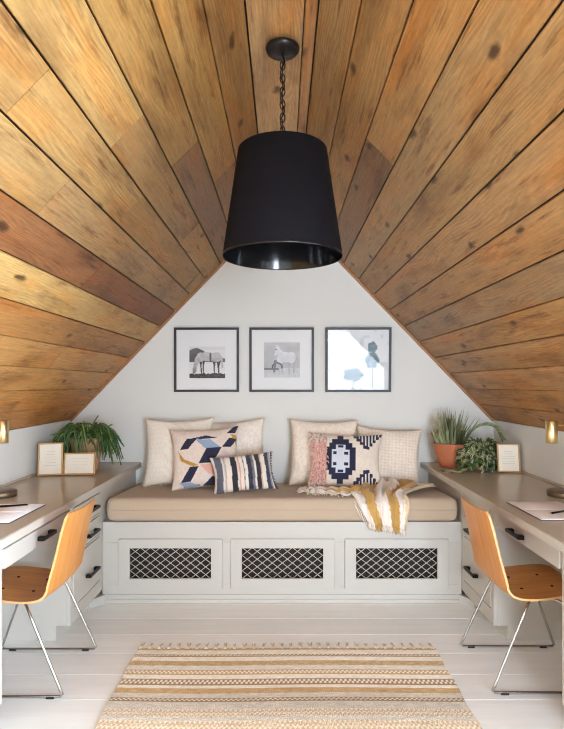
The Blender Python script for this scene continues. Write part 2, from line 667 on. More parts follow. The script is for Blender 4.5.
def plank(p0, p1, nrm, y0, y1, tone, thick=0.014, lift=0.0):
    """board between cross-section points p0,p1 (x,z); nrm points into the room"""
    global pid
    pid += 1
    p0, p1, nrm = Vector(p0), Vector(p1), Vector(nrm)
    wdt = (p1 - p0).length
    ch = 0.0025
    off = random.uniform(0, 30)
    rid = pid * 3.71
    cs = [(0, -thick), (0, -ch), (ch, 0), (wdt - ch, 0), (wdt, -ch), (wdt, -thick)]
    rows = []
    for yv in (y0, y1):
        row = []
        for a, h in cs:
            q = p0 + (p1 - p0) * (a / wdt) + nrm * (h + lift)
            row.append(ceil.v((q.x, yv, q.y), tone, (yv + off, a + pid * 0.37, rid)))
        rows.append(row)
    for i in range(len(cs) - 1):
        ceil.f([rows[0][i], rows[0][i + 1], rows[1][i + 1], rows[1][i]])
    ceil.f(rows[0])
    ceil.f(list(reversed(rows[1])))


def deck(p0, p1, nrm, y0, y1):
    n = Vector(nrm)
    p0, p1 = Vector(p0), Vector(p1)
    t = lin((38, 24, 14))
    q = [p0 - n * 0.013, p1 - n * 0.013, p1 - n * 0.05, p0 - n * 0.05]
    A = [ceil.v((c.x, y0, c.y), t) for c in q]
    B = [ceil.v((c.x, y1, c.y), t) for c in q]
    ceil.f(A)
    ceil.f(list(reversed(B)))
    for i in range(4):
        ceil.f([A[i], A[(i + 1) % 4], B[(i + 1) % 4], B[i]])


GAP = 0.006
for side in (-1, 1):
    nrm = (-side * math.sin(SA), -math.cos(SA))
    base, alt, jn = (BASE_L, ALT_L, JL) if side < 0 else (BASE_R, ALT_R, JR)

    def at(s):
        return (side * (W - s * math.cos(SA)), KZ + s * math.sin(SA))
    sd = (DTOP - KZ) / math.sin(SA)           # slope length up to the dormer lid
    for k in range(NP):
        s0 = SL * k / NP + GAP / 2
        s1 = SL * (k + 1) / NP - GAP / 2
        cuts = sorted([slope_y(px, py, side) for px, py in jn.get(k, [])])
        cuts = [c for c in cuts if YR + 0.3 < c < YB - 0.1]
        ys = [YR] + [random.uniform(0.2, 0.9)] + cuts + [YB]
        for i, (a, b) in enumerate(zip(ys, ys[1:])):
            t = base[k]
            if i >= 2 and k in alt and i == len(ys) - 2 - (1 if len(cuts) > 1 and k != 10 else 0):
                t = alt[k]
            j = random.uniform(-7, 7)
            kk = lerp(1.10, 0.80, min(1, k / 6)) if side < 0 else lerp(1.18, 0.90, min(1, k / 6))       # board colour graded to offset uneven daylight, darker towards the ridge
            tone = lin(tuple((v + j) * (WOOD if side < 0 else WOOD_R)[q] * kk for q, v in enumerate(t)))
            segs = [(a, b)]
            if side > 0 and s0 < sd:
                segs = [(max(a, DY1), b)] if b > DY1 else []
                if a < DY0:
                    segs.append((a, min(b, DY0)))
            if side < 0 and 9 <= k <= 11:           # boards cut for the added skylight
                segs = [(max(a, KY1), b)] if b > KY1 else []
                if a < KY0:
                    segs.append((a, min(b, KY0)))
            for u, v_ in segs:
                if v_ - u > 0.02:
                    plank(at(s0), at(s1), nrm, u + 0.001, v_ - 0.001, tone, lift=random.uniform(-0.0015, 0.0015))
    if side < 0:
        deck(at(-0.04), at(SL + 0.03), nrm, KY1, YB + 0.05)
        deck(at(-0.04), at(SL + 0.03), nrm, YR - 0.05, KY0)
        deck(at(-0.04), at(SL * 9 / NP), nrm, KY0, KY1)
        deck(at(SL * 12 / NP), at(SL + 0.03), nrm, KY0, KY1)
    else:
        deck(at(-0.04), at(SL + 0.03), nrm, DY1, YB + 0.05)
        deck(at(-0.04), at(SL + 0.03), nrm, YR - 0.05, DY0)
        deck(at(sd), at(SL + 0.03), nrm, DY0, DY1)
plank((-RW + 0.002, RZ), (0.075, RZ), (0, -1), YR, YB, lin((172, 133, 88)))
plank((0.079, RZ), (RW - 0.002, RZ), (0, -1), YR, YB, lin((158, 116, 72)), lift=-0.002)
deck((-RW - 0.04, RZ), (RW + 0.04, RZ), (0, -1), YR - 0.05, YB + 0.05)
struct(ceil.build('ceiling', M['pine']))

# thin wooden trim where the slopes meet the back wall
for n, side in ((1, -1), (2, 1)):
    t = MB()
    t.tone = lin((186, 124, 70))
    nx, nz = -side * math.sin(SA), -math.cos(SA)
    p0 = Vector((side * W, KZ))
    p1 = Vector((side * (RW - 0.0), RZ))
    q = [p0 + Vector((nx, nz)) * 0.001, p1 + Vector((nx, nz)) * 0.001, p1 + Vector((nx, nz)) * 0.016, p0 + Vector((nx, nz)) * 0.016]
    A = [t.v((c.x, YB - 0.018, c.y)) for c in q]
    B = [t.v((c.x, YB - 0.0005, c.y)) for c in q]
    t.f(A)
    t.f(list(reversed(B)))
    for i in range(4):
        t.f([A[i], A[(i + 1) % 4], B[(i + 1) % 4], B[i]])
    struct(t.build('trim_%d' % n, mat('trim_wood_%d' % n, (168, 116, 72), 0.5, var=0.2, scale=20)))

# ------------------------------------------------------------------ built-in bench
YF = 3.427
BT = 0.498
bench = thing('storage_bench', 'built-in pale bench with three wire mesh fronts under the beige seat cushion', 'bench', (0, YF + 0.39, 0))
b = MB()
b.box((-1.119, YF + 0.016, BT - 0.03), (1.119, YB - 0.002, BT))          # lid
b.box((-1.119, YB - 0.03, 0.0), (1.119, YB - 0.004, BT - 0.03))
b.build('body', M['bench'], bench)
OPN = [(-0.693, 0), (0.003, 1), (0.712, 2)]
GW, GZ0, GZ1 = 0.505, 0.150, 0.338
b = MB()
xs = [-1.119]
for c, _ in OPN:
    xs += [c - 0.29, c + 0.29]
xs.append(1.119)
b.box((-1.119, YF, 0.37), (1.119, YF + 0.02, BT), 0.002)
b.box((-1.119, YF, 0.0), (1.119, YF + 0.02, 0.11), 0.002)
for i in range(0, len(xs), 2):
    b.box((xs[i], YF, 0.11), (xs[i + 1], YF + 0.02, 0.37))
b.build('face_frame', M['bench'], bench)
b = MB()
b.box((-1.10, YF - 0.016, 0.0), (1.10, YF - 0.001, 0.022), 0.003)
b.box((-1.10, YF - 0.010, 0.022), (1.10, YF - 0.001, 0.050), 0.003)
b.build('plinth', M['bench'], bench)
b = MB()
b.box((-1.10, YF + 0.06, 0.11), (1.10, YF + 0.07, 0.40))
b.build('dark_backing', M['dark'], bench)
for c, _ in OPN:
    d = MB()
    x0, x1, z0, z1 = c - 0.322, c + 0.322, 0.086, 0.395
    gx0, gx1 = c - GW / 2, c + GW / 2
    y0, y1 = YF - 0.017, YF - 0.0008
    d.box((x0, y0, GZ1), (x1, y1, z1), 0.003)
    d.box((x0, y0, z0), (x1, y1, GZ0), 0.003)
    d.box((x0, y0, GZ0 - 0.003), (gx0, y1, GZ1 + 0.003), 0.002)
    d.box((gx1, y0, GZ0 - 0.003), (x1, y1, GZ1 + 0.003), 0.002)
    door = d.build('grille_door', M['bench'], bench)
    w = MB()
    yy = YF - 0.004
    px_, pz_ = 0.0625, 0.048          # diamond size
    n = int(GW / px_) + 6
    for sgn in (-1, 1):
        for i in range(-n, n + 1):
            # line: (x - c)/px_ - sgn*(z-zc)/pz_ = i
            zc = (GZ0 + GZ1) / 2
            za, zb = GZ0, GZ1
            xa = c + (i + sgn * (za - zc) / pz_) * px_
            xb = c + (i + sgn * (zb - zc) / pz_) * px_
            # clip in x
            pa, pb = Vector((xa, za)), Vector((xb, zb))
            t0, t1 = 0.0, 1.0
            dx = pb.x - pa.x
            for lim, s_ in ((gx0, 1), (gx1, -1)):
                fa = s_ * (pa.x - lim)
                fb_ = s_ * (pb.x - lim)
                if fa < 0 and fb_ < 0:
                    t0, t1 = 1, 0
                elif fa < 0:
                    t0 = max(t0, fa / (fa - fb_))
                elif fb_ < 0:
                    t1 = min(t1, fa / (fa - fb_))
            if t1 - t0 > 0.02:
                A = pa.lerp(pb, t0)
                B = pa.lerp(pb, t1)
                w.tube([(A.x, yy + sgn * 0.0018, A.y), (B.x, yy + sgn * 0.0018, B.y)], 0.002, n=6)
    w.build('wire_mesh', M['wire'], door)

# seat cushion
CXW = 1.098


def ctop(y):
    return 0.648 - 0.045 * (y - 3.42) / 0.78


c = MB()
nx, ny = 96, 40


def ease(t, both):
    """denser rows next to the rounded borders"""
    if both:
        a = abs(t * 2 - 1)
        b_ = 1 - (1 - a) ** 1.7
        return 0.5 + 0.5 * math.copysign(b_, t - 0.5)
    return t ** 1.7


yA, yB2 = YF - 0.012, YB - 0.012
top, bot = [], []
R = 0.05
for j in range(ny + 1):
    v = j / ny
    rt, rb = [], []
    for i in range(nx + 1):
        u = i / nx
        x = lerp(-CXW, CXW, ease(u, 1))
        y = lerp(yA, yB2, ease(v, 0))
        ex = max(0.0, 1 - min(x + CXW, CXW - x) / R)
        ey = max(0.0, 1 - (y - yA) / R)
        e = min(x + CXW, CXW - x, y - yA)
        q = min(1.0, (ex ** 3 + ey ** 3) ** (1 / 3))
        k = max(0.0, 1 - q ** 3.2) ** (1 / 3.2)
        zt = ctop(y)
        mid = (BT + 0.01 + zt) / 2
        wr = 0.003 * math.sin(x * 34 + math.sin(y * 9) * 2) * math.exp(-((x + 0.12) / 0.35) ** 2) * min(1, e / 0.08)
        rt.append((x, y, mid + (zt - mid) * k + wr))
        rb.append((x, y, mid - (mid - BT - 0.002) * k))
    top.append(rt)
    bot.append(rb)
V1 = c.grid(top)
V2 = c.grid(bot)
bmesh.ops.remove_doubles(c.bm, verts=c.bm.verts, dist=0.0005)
cush = thing('bench_cushion', 'long beige linen seat cushion lying on the built-in bench', 'cushion', (0, YF + 0.39, BT))
c.build('pad', M['cushion'], cush)
p = MB()
for zc, rr_ in ((None, 0.004),):
    pts = [(-CXW - 0.001, yB2, 0.57), (-CXW - 0.001, yA + 0.03, 0.573), (-CXW + 0.02, yA, 0.573), (CXW - 0.02, yA, 0.573), (CXW + 0.001, yA + 0.03, 0.573), (CXW + 0.001, yB2, 0.57)]
    p.tube(pts, rr_, n=6)
p.build('piping', M['cushion'], cush)


# ------------------------------------------------------------------ desks
def handle(mb_parent, xf, side, y, z, length=0.165):
    """black bar pull on a face at x = xf looking to the room centre"""
    s = -side
    h = MB()
    h.box(tuple(min(a, b) for a, b in zip((xf + s * 0.022, y - length / 2, z - 0.008), (xf + s * 0.034, y + length / 2, z + 0.008))),
          tuple(max(a, b) for a, b in zip((xf + s * 0.022, y - length / 2, z - 0.008), (xf + s * 0.034, y + length / 2, z + 0.008))), 0.003)
    for e in (-1, 1):
        ye = y + e * (length / 2 - 0.016)
        xa, xb = sorted((xf + s * 0.0005, xf + s * 0.026))
        h.box((xa, ye - 0.014, z - 0.010), (xb, ye + 0.014, z + 0.010), 0.003)
    return h.build('handle', M['black'], mb_parent)


def xbox(mb, side, xa, xb, y0, y1, z0, z1, bev=0.0):
    a, b = sorted((side * xa, side * xb))
    mb.box((a, y0, z0), (b, y1, z1), bev)


FX = 1.12        # cabinet face
DW = {-1: 'left', 1: 'right'}
for side in (-1, 1):
    nm = 'window side' if side > 0 else 'far side'
    edge = 1.082 if side < 0 else 1.062
    # worktop
    wk = thing('desk_worktop', ('taupe worktop with a pale lit front edge carrying the trailing cactus' if side < 0 else
                                'taupe worktop in softer light carrying the two terracotta bowl plants'), 'desk', (side * 1.35, 2.6, 0.72))
    m = MB()
    xbox(m, side, edge, W - 0.001, 1.45, YB - 0.001, 0.726, 0.76, 0.003)
    m.build('top', M['top'], wk)
    m = MB()
    xbox(m, side, edge - 0.004, edge - 0.0003, 1.45, YB - 0.002, 0.722, 0.757, 0.0015)
    m.build('edge_strip', M['top_edge'], wk)
    m = MB()
    xbox(m, side, FX + 0.001, FX + 0.02, YF + 0.002, YB - 0.002, BT + 0.0, 0.7255)
    m.build('apron', M['paint'], wk)
    m = MB()
    xbox(m, side, W - 0.013, W - 0.0005, 1.45, YB - 0.003, 0.7605, 0.775, 0.002)
    m.build('upstand', M['top'], wk)

    # drawer cabinets: far one beside the bench, near one mostly outside the frame
    for which, y0, y1 in (('far', 2.91, YF - 0.001), ('near', 1.5, 2.2)):
        if which == 'far':
            lab = ('pale three drawer cabinet under the trailing cactus end of the worktop' if side < 0 else
                   'shaded three drawer cabinet under the terracotta plant end of the worktop')
        else:
            lab = ('drawer cabinet cut off by the picture edge beneath the worktop with the trailing cactus' if side < 0 else
                   'drawer cabinet cut off by the picture edge beneath the worktop with terracotta plants')
        cab = thing('drawer_cabinet', lab, 'cabinet', (side * 1.37, (y0 + y1) / 2, 0))
        m = MB()
        xbox(m, side, FX + 0.021, W - 0.002, y0, y1, 0.078, 0.7255)      # carcass
        xbox(m, side, FX + 0.075, W - 0.01, y0 + 0.0005, y1, 0.0, 0.0785)   # toe kick
        m.build('carcass', M['paint'], cab)
        m = MB()
        st = 0.042
        xbox(m, side, FX, FX + 0.021, y0, y0 + st, 0.078, 0.7255, 0.002)
        xbox(m, side, FX, FX + 0.021, y1 - st, y1, 0.078, 0.7255, 0.002)
        zs = [(0.078, 0.152), (0.427, 0.437), (0.555, 0.565), (0.694, 0.7255)]
        for za, zb in zs:
            xbox(m, side, FX, FX + 0.021, y0 + st - 0.002, y1 - st + 0.002, za, zb)
        m.build('face_frame', M['paint'], cab)
        for za, zb, zh in ((0.155, 0.424, 0.262), (0.440, 0.552, 0.488), (0.568, 0.691, 0.628)):
            m = MB()
            xbox(m, side, FX - 0.002, FX + 0.018, y0 + st + 0.003, y1 - st - 0.003, za + 0.003, zb - 0.003, 0.0025)
            dr = m.build('drawer', M['paint'], cab)
            handle(dr, side * (FX - 0.002), side, (y0 + y1) / 2 + 0.04, zh)
    # kneehole drawer
    kd = thing('kneehole_drawer', ('shallow white drawer with black pull over the chair at the trailing cactus desk' if side < 0 else
                                   'shallow shaded drawer with black pull over the chair at the terracotta bowl desk'), 'drawer', (side * 1.37, 2.555, 0.6))
    m = MB()
    xbox(m, side, FX - 0.004, FX + 0.016, 2.215, 2.895, 0.612, 0.692, 0.003)
    fr = m.build('front', M['paint'], kd)
    handle(fr, side * (FX - 0.004), side, 2.577 if side < 0 else 2.60, 0.650, 0.145)
    m = MB()
    xbox(m, side, FX + 0.0165, W - 0.1, 2.235, 2.875, 0.632, 0.722)
    m.build('box', M['paint'], kd)
    # corner fillet of the plinth between bench and cabinet
    m = MB()
    A = [(side * 1.098, YF - 0.017), (side * 1.16, YF - 0.10), (side * 1.194, YF - 0.10), (side * 1.194, YF - 0.004), (side * 1.098, YF - 0.004)]
    lo = [m.v((x, yv, 0.0)) for x, yv in A]
    hi = [m.v((x, yv, 0.05)) for x, yv in A]
    m.f(lo)
    m.f(list(reversed(hi)))
    for i in range(5):
        j = (i + 1) % 5
        m.f([lo[i], lo[j], hi[j], hi[i]])
    struct(m.build('trim_%d' % (3 if side < 0 else 4), M['bench']))


# ------------------------------------------------------------------ chairs
def make_chair(label):
    ch = thing('desk_chair', label, 'chair')
    prof = [(-0.252, .784), (-0.230, .70), (-0.205, .59), (-0.186, .51), (-0.172, .458), (-0.148, .424), (-0.10, .408), (-0.02, .408), (0.08, .420), (0.16, .426), (0.205, .421), (0.228, .408)]
    wid = [.36, .375, .385, .405, .415, .42, .42, .42, .415, .40, .375, .335]
    pts = spline([(p[0], p[1], w) for p, w in zip(prof, wid)], 5)
    m = MB()
    e = MB()
    n = 22
    T = 0.010
    fr, bk = [], []
    tot = len(pts)
    for i, p in enumerate(pts):
        t = pts[min(i + 1, tot - 1)] - pts[max(i - 1, 0)]
        t = Vector((t.x, t.y)).normalized()
        nrm = Vector((t.y * -1, t.x))           # towards the sitter: up / forward
        if nrm.y < 0 and abs(nrm.y) > abs(nrm.x):
            nrm = -nrm
        if nrm.x < 0 and abs(nrm.x) >= abs(nrm.y):
            nrm = -nrm
        f_, b_ = [], []
        s_ = i / (tot - 1)
        for k in range(n + 1):
            u = k / n * 2 - 1
            w = p.z / 2
            # rounded corners at both ends
            endd = min(s_, 1 - s_) * 0.95
            rc = 0.024
            if endd < rc:
                w -= rc * (1 - math.sqrt(max(0, 1 - (1 - endd / rc) ** 2))) * 0.9
            dish = 0.014 * u * u * (1.0 if s_ < 0.35 else 0.7)
            q = Vector((p.x, p.y)) + nrm * dish
            f_.append((q.x, u * w, q.y))
            q2 = q - nrm * T
            b_.append((q2.x, u * w, q2.y))
        fr.append(f_)
        bk.append(b_)
    V1 = m.grid(fr)
    V2 = m.grid(bk)
    shell = m.build('shell', M['ply'], ch, world=False)
    # laminated edge
    loopf = [fr[0][k] for k in range(n + 1)] + [fr[i][n] for i in range(1, tot)] + [fr[-1][k] for k in range(n - 1, -1, -1)] + [fr[i][0] for i in range(tot - 2, 0, -1)]
    loopb = [bk[0][k] for k in range(n + 1)] + [bk[i][n] for i in range(1, tot)] + [bk[-1][k] for k in range(n - 1, -1, -1)] + [bk[i][0] for i in range(tot - 2, 0, -1)]
    A = [e.v(p) for p in loopf]
    B = [e.v(p) for p in loopb]
    for i in range(len(A)):
        j = (i + 1) % len(A)
        e.f([A[i], A[j], B[j], B[i]], True)
    e.build('laminated_edge', M['ply_edge'], shell, world=False)
    for x, y in ((-0.05, -0.075), (-0.05, 0.075), (0.09, -0.075), (0.09, 0.075)):
        sm = MB()
        zz = 0.4155 if x < 0 else 0.4275
        sm.lathe([(0, zz), (0.006, zz - 0.0005), (0.0075, zz - 0.004), (0, zz - 0.006)], n=12, c=(x, y))
        sm.build('screw', M['black'], shell, world=False)
    pm = MB()
    pm.box((-0.07, -0.11, 0.388), (0.11, 0.11, 0.396), 0.002)
    pm.build('mounting_plate', M['black'], ch, world=False)
    for s in (-1, 1):
        y = s * 0.214
        path = [(-0.01, s * 0.10, 0.388), (-0.055, s * 0.165, 0.388), (-0.078, s * 0.192, 0.375), (-0.10, s * 0.198, 0.33), (-0.225, y, 0.045), (-0.237, y, 0.018), (-0.228, y, 0.010), (-0.205, y, 0.0085),
                (0.205, y, 0.0085), (0.233, y, 0.010), (0.242, y, 0.018), (0.232, y, 0.045), (0.125, s * 0.198, 0.33), (0.105, s * 0.192, 0.378), (0.075, s * 0.165, 0.392), (0.03, s * 0.10, 0.390)]
        out = []
        for i in range(len(path) - 1):
            a, b_ = Vector(path[i]), Vector(path[i + 1])
            out.append(a)
        out.append(Vector(path[-1]))
        lm = MB()
        lm.tube(out, 0.0062, n=10)
        leg = lm.build('sled_leg', M['chrome'], ch, world=False)
        for x in (-0.185, 0.185):
            gm = MB()
            gm.box((x - 0.018, y - 0.008, 0.0005), (x + 0.018, y + 0.008, 0.011), 0.003)
            gm.build('glide', M['rubber'], leg, world=False)
    return ch


def copy_tree(o, parent=None):
    c = o.copy()
    COL.objects.link(c)
    if parent is not None:
        c.parent = parent
    for k in list(o.children):
        copy_tree(k, c)
    return c


chair = make_chair('honey plywood chair with steel sled legs tucked under the desk with the trailing cactus')
chair.location = (-1.185, 2.588, 0)
chair.rotation_euler = (0, 0, PI)
chair2 = copy_tree(chair)
chair2['label'] = 'honey plywood chair with steel sled legs tucked under the desk with terracotta bowl plants'
chair2.location = (1.158, 2.618, 0)
chair2.rotation_euler = (0, 0, 0)

# ------------------------------------------------------------------ pendant lamp
LY = 2.06
lamp = thing('pendant_lamp', 'large black tapered drum pendant on a chain below the wood ridge', 'lamp', (0, LY, RZ - 0.016))
LX = 0.002
zt, zb = 2.229, 1.834
m = MB()
m.lathe([(0, RZ - 0.0165), (0.062, RZ - 0.0165), (0.064, RZ - 0.024), (0.058, RZ - 0.034), (0.03, RZ - 0.040), (0.012, RZ - 0.046), (0, RZ - 0.046)], c=(LX, LY))
m.build('ceiling_canopy', M['bronze'], lamp)
m = MB()
cord = []
for i in range(60):
    t = i / 59
    cord.append((LX + 0.007 * math.sin(t * 26), LY + 0.007 * math.cos(t * 26), lerp(RZ - 0.045, zt - 0.02, t)))
m.tube(cord, 0.0028, n=6)
chn = m.build('chain_cord', M['black'], lamp)
nl = 15
zl = [lerp(RZ - 0.060, zt + 0.004, i / (nl - 1)) for i in range(nl)]
for i, z in enumerate(zl):
    lk = MB()
    pts = []
    for k in range(16):
        a = 2 * PI * k / 16
        u, v = 0.009 * math.cos(a), 0.0175 * math.sin(a)
        pts.append((LX + (u if i % 2 else 0), LY + (0 if i % 2 else u), z + v))
    lk.tube(pts, 0.0024, n=6, closed=True)
    lk.build('chain_link', M['bronze'], chn)
rt, rb = 0.166, 0.224
m = MB()
m.lathe([(rt - 0.0035, zt - 0.002), (rt - 0.002, zt + 0.002), (rt, zt), (rb, zb), (rb - 0.0015, zb - 0.003), (rb - 0.003, zb)], n=96, c=(LX, LY))
shade = m.build('shade', M['shade'], lamp)
m = MB()
m.lathe([(rt - 0.0045, zt - 0.002), (rb - 0.0035, zb)], n=96, c=(LX, LY))
m.build('lining', M['lining'], shade)
m = MB()
pr = [(rb + 0.0012 * math.cos(a) * 1.0, zb + 0.001 + 0.0035 * math.sin(a)) for a in [2 * PI * k / 8 for k in range(9)]]
m.lathe(pr, n=96, c=(LX, LY))
m.build('rim', M['bronze'], shade)
m = MB()
for k in range(3):
    a = 2 * PI * k / 3 + 0.4
    m.tube([(LX, LY, zt - 0.03), (LX + (rt - 0.004) * math.cos(a), LY + (rt - 0.004) * math.sin(a), zt - 0.004)], 0.0025, n=6)
m.lathe([(0, zt - 0.022), (0.012, zt - 0.022), (0.012, zt - 0.04), (0, zt - 0.04)], n=20, c=(LX, LY))
m.build('spider_fitting', M['bronze'], lamp)
for k in range(3):
    a = 2 * PI * k / 3 + 1.4
    m = MB()
    m.tube([(LX, LY, zt - 0.04), (LX + 0.05 * math.cos(a), LY + 0.05 * math.sin(a), zt - 0.06), (LX + 0.055 * math.cos(a), LY + 0.055 * math.sin(a), zt - 0.12)], 0.008, n=10)
    so = m.build('socket', M['bronze'], lamp)
    m = MB()
    bx_, by_ = LX + 0.055 * math.cos(a), LY + 0.055 * math.sin(a)
    m.lathe([(0.008, zt - 0.12), (0.012, zt - 0.135), (0.022, zt - 0.165), (0.024, zt - 0.185), (0.016, zt - 0.205), (0, zt - 0.21)], n=20, c=(bx_, by_))
    m.build('bulb', M['bulb'], so)


# ------------------------------------------------------------------ framed pictures on the back wall
def noise2(x, y, s=0):
    n = math.sin(x * 127.1 + y * 311.7 + s * 74.7) * 43758.5453
    return n - math.floor(n)


def vnoise(x, y, s=0):
    xi, yi = math.floor(x), math.floor(y)
    fx, fy = x - xi, y - yi
    fx, fy = fx * fx * (3 - 2 * fx), fy * fy * (3 - 2 * fy)
    return lerp(lerp(noise2(xi, yi, s), noise2(xi + 1, yi, s), fx), lerp(noise2(xi, yi + 1, s), noise2(xi + 1, yi + 1, s), fx), fy)


def ell(x, y, cx, cy, rx, ry, rot=0):
    c_, s_ = math.cos(rot), math.sin(rot)
    dx, dy = x - cx, y - cy
    return ((dx * c_ + dy * s_) / rx) ** 2 + ((-dx * s_ + dy * c_) / ry) ** 2


def art_grazing(u, v):
    """grazing dapple horse facing left before dark hills; v up"""
    g = 232
    if v < 0.12 + 0.05 * vnoise(u * 30, 3):
        g = 30 + 70 * vnoise(u * 60, v * 50)
    elif v > 0.50 and v < 0.93 - 0.13 * abs(u - 0.2) * 2 - 0.12 * (u > 0.42) + 0.03 * math.sin(u * 9):
        g = 88 + 25 * vnoise(u * 7, v * 7) if u < 0.35 else 105
        if u > 0.42 and v > 0.74:
            g = 80
    elif v > 0.9:
        g = 225
    # body
    body = ell(u, v, 0.50, 0.68, 0.25, 0.145, -0.05) < 1 or ell(u, v, 0.76, 0.66, 0.135, 0.17) < 1 or ell(u, v, 0.31, 0.66, 0.11, 0.15) < 1
    neck = poly_has([(0.17, 0.66), (0.28, 0.80), (0.36, 0.70), (0.28, 0.52), (0.21, 0.36), (0.20, 0.22), (0.145, 0.14), (0.09, 0.16), (0.085, 0.26), (0.115, 0.42)], u, v)
    tail = poly_has([(0.86, 0.74), (0.93, 0.66), (0.95, 0.34), (0.90, 0.30), (0.885, 0.56)], u, v)
    legs = any(poly_has(q, u, v) for q in ([(0.27, .58), (.35, .56), (.345, .34), (.365, .12), (.325, .12), (.305, .34)], [(0.37, .56), (.43, .55), (.405, .33), (.42, .13), (.385, .13), (.37, .33)],
                                           [(0.66, .55), (.74, .54), (.715, .33), (.725, .12), (.685, .12), (.675, .33)], [(0.76, .54), (.88, .54), (.835, .36), (.85, .12), (.81, .12), (.79, .34)]))
    if tail:
        return (188, 188, 190)
    if body or neck:
        g = 200 + 40 * (v - 0.5) - 50 * vnoise(u * 18, v * 18, 4) * (1.2 - v)
        if v < 0.52 and not neck:
            g -= 95
        if poly_has([(0.56, .80), (0.61, .80), (0.62, .52), (0.57, .52)], u, v):
            g = 95
    elif legs:
        g = 45 + 70 * vnoise(u * 30, v * 10)
    g = max(14, min(246, g))
    return (g, g, g + 1)


def art_standing(u, v):
    g = 172 + 20 * vnoise(u * 6, v * 6) + 16 * v  # pale greys carry the reflected haze of the glass in the print
    if v < 0.27:
        g = 196 + 22 * vnoise(u * 14, v * 26)
    if v < 0.27 and v > 0.21 and u < 0.42:
        g = 120
    white = ell(u, v, 0.60, 0.58, 0.22, 0.145, -0.05) < 1 or ell(u, v, 0.77, 0.57, 0.115, 0.165) < 1 or ell(u, v, 0.46, 0.55, 0.10, 0.16) < 1
    white = white or poly_has([(0.325, .90), (0.345, .96), (0.365, .90), (0.40, .91), (0.46, .80), (0.58, .70), (0.50, .48), (0.40, .52), (0.385, .70), (0.36, .64), (0.31, .60), (0.285, .64), (0.31, .78)], u, v)
    legs = any(poly_has(q, u, v) for q in ([(.40, .48), (.46, .46), (.435, .26), (.44, .08), (.41, .08), (.405, .26)], [(.50, .46), (.55, .45), (.53, .26), (.545, .10), (.515, .10), (.505, .26)],
                                           [(.68, .46), (.74, .45), (.715, .28), (.72, .11), (.69, .11), (.685, .28)], [(.78, .45), (.88, .47), (.845, .30), (.86, .11), (.825, .11), (.80, .30)]))
    if white:
        g = 222 + 14 * v - 14 * vnoise(u * 12, v * 12, 3)
    elif legs:
        g = 168 + 30 * vnoise(u * 20, v * 8)
    ring = ell(u, v, 0.37, 0.30, 0.14, 0.12)
    if 0.62 < ring < 1.25 and v > 0.26:
        g = 85
    if poly_has([(.28, .5), (.36, .5), (.31, .15), (.26, .14)], u, v):
        g = 120
    if ell(u, v, 0.335, 0.80, 0.03, 0.02) < 1:
        g = 110
    g = max(60, min(244, g))
    return (g, g + 1, g + 3)


def art_botanical(u, v):
    c_ = (232, 234, 236)
    dots = 0
    for (cx, cy, rx, ry, n) in ((0.42, 0.25, .15, .10, 5), (0.73, 0.49, .10, .12, 6), (0.73, 0.71, .07, .09, 5)):
        for k in range(n):
            a = 2 * PI * k / n
            if ell(u, v, cx + rx * 0.6 * math.cos(a), cy + ry * 0.6 * math.sin(a), rx * 0.6, ry * 0.55) < 1:
                dots += 1
    if dots:
        t = 0.35 + 0.4 * vnoise(u * 26, v * 26)
        c_ = mixc((196, 208, 212), (70, 104, 118), t)
    elif abs(u - 0.735) < 0.008 and 0.02 < v < 0.42:
        c_ = (120, 140, 146)
    elif abs(u - (0.42 + 0.1 * (v - 0.1))) < 0.012 and v < 0.18:
        c_ = (150, 165, 166)
    elif vnoise(u * 9, v * 9, 8) > 0.82:
        c_ = (214, 220, 222)
    return c_


SB = F / YB


def picture(px0, px1, py0, py1, art, ib, label, tilt, yaw=0.0):
    x0, x1 = wx(px0, YB - 0.02), wx(px1, YB - 0.02)
    z0, z1 = wz(py1, YB - 0.02), wz(py0, YB - 0.02)
    h = z1 - z0
    t = thing('picture_frame', label, 'picture', ((x0 + x1) / 2, YB - 0.0015, z0), rot=(math.radians(tilt), 0, math.radians(yaw)))
    hw = (x1 - x0) / 2
    fw = 0.018
    m = MB()
    D = 0.024
    for lo, hi in (((-hw, -D, 0), (hw, 0, fw)), ((-hw, -D, h - fw), (hw, 0, h)), ((-hw, -D, fw - 0.001), (-hw + fw, 0, h - fw + 0.001)), ((hw - fw, -D, fw - 0.001), (hw, 0, h - fw + 0.001))):
        m.box(lo, hi, 0.0015)
    m.build('frame', M['frame_black'], t, world=False)
    m = MB()
    m.box((-hw + fw, -0.010, fw), (hw - fw, -0.004, h - fw))
    m.build('mat_board', M['mat_board'], t, world=False)
    a0, a1, b0, b1 = ib      # fractions of the frame, z up
    m = MB()
    nn = 72
    X = [[(lerp(-hw, hw, lerp(a0, a1, i / nn)), -0.0112, h * lerp(b0, b1, j / nn)) for j in range(nn + 1)] for i in range(nn + 1)]
    T = [[lin(art(i / nn, j / nn)) for j in range(nn + 1)] for i in range(nn + 1)]
    m.grid(X, False, T)
    m.build('print', M['print'], t, world=False)
    m = MB()
    m.f([m.v(q) for q in ((-hw + fw, -0.017, fw), (hw - fw, -0.017, fw), (hw - fw, -0.017, h - fw), (-hw + fw, -0.017, h - fw))])
    m.build('glass', M['picture_glass'], t, world=False)
    return t


picture(174, 239, 327.5, 392, art_grazing, (0.235, 0.785, 0.215, 0.705), 'dark framed photograph of a horse grazing with its head down', 0.4)
picture(249.5, 314, 327.5, 392, art_standing, (0.225, 0.78, 0.225, 0.77), 'dark framed photograph of a pale horse standing with its head up', 0.9, -0.7)
picture(325.5, 391, 327.5, 392, art_botanical, (0.04, 0.96, 0.04, 0.96), 'dark framed blue plant print under strongly reflecting glass', 2.6, -1.45)


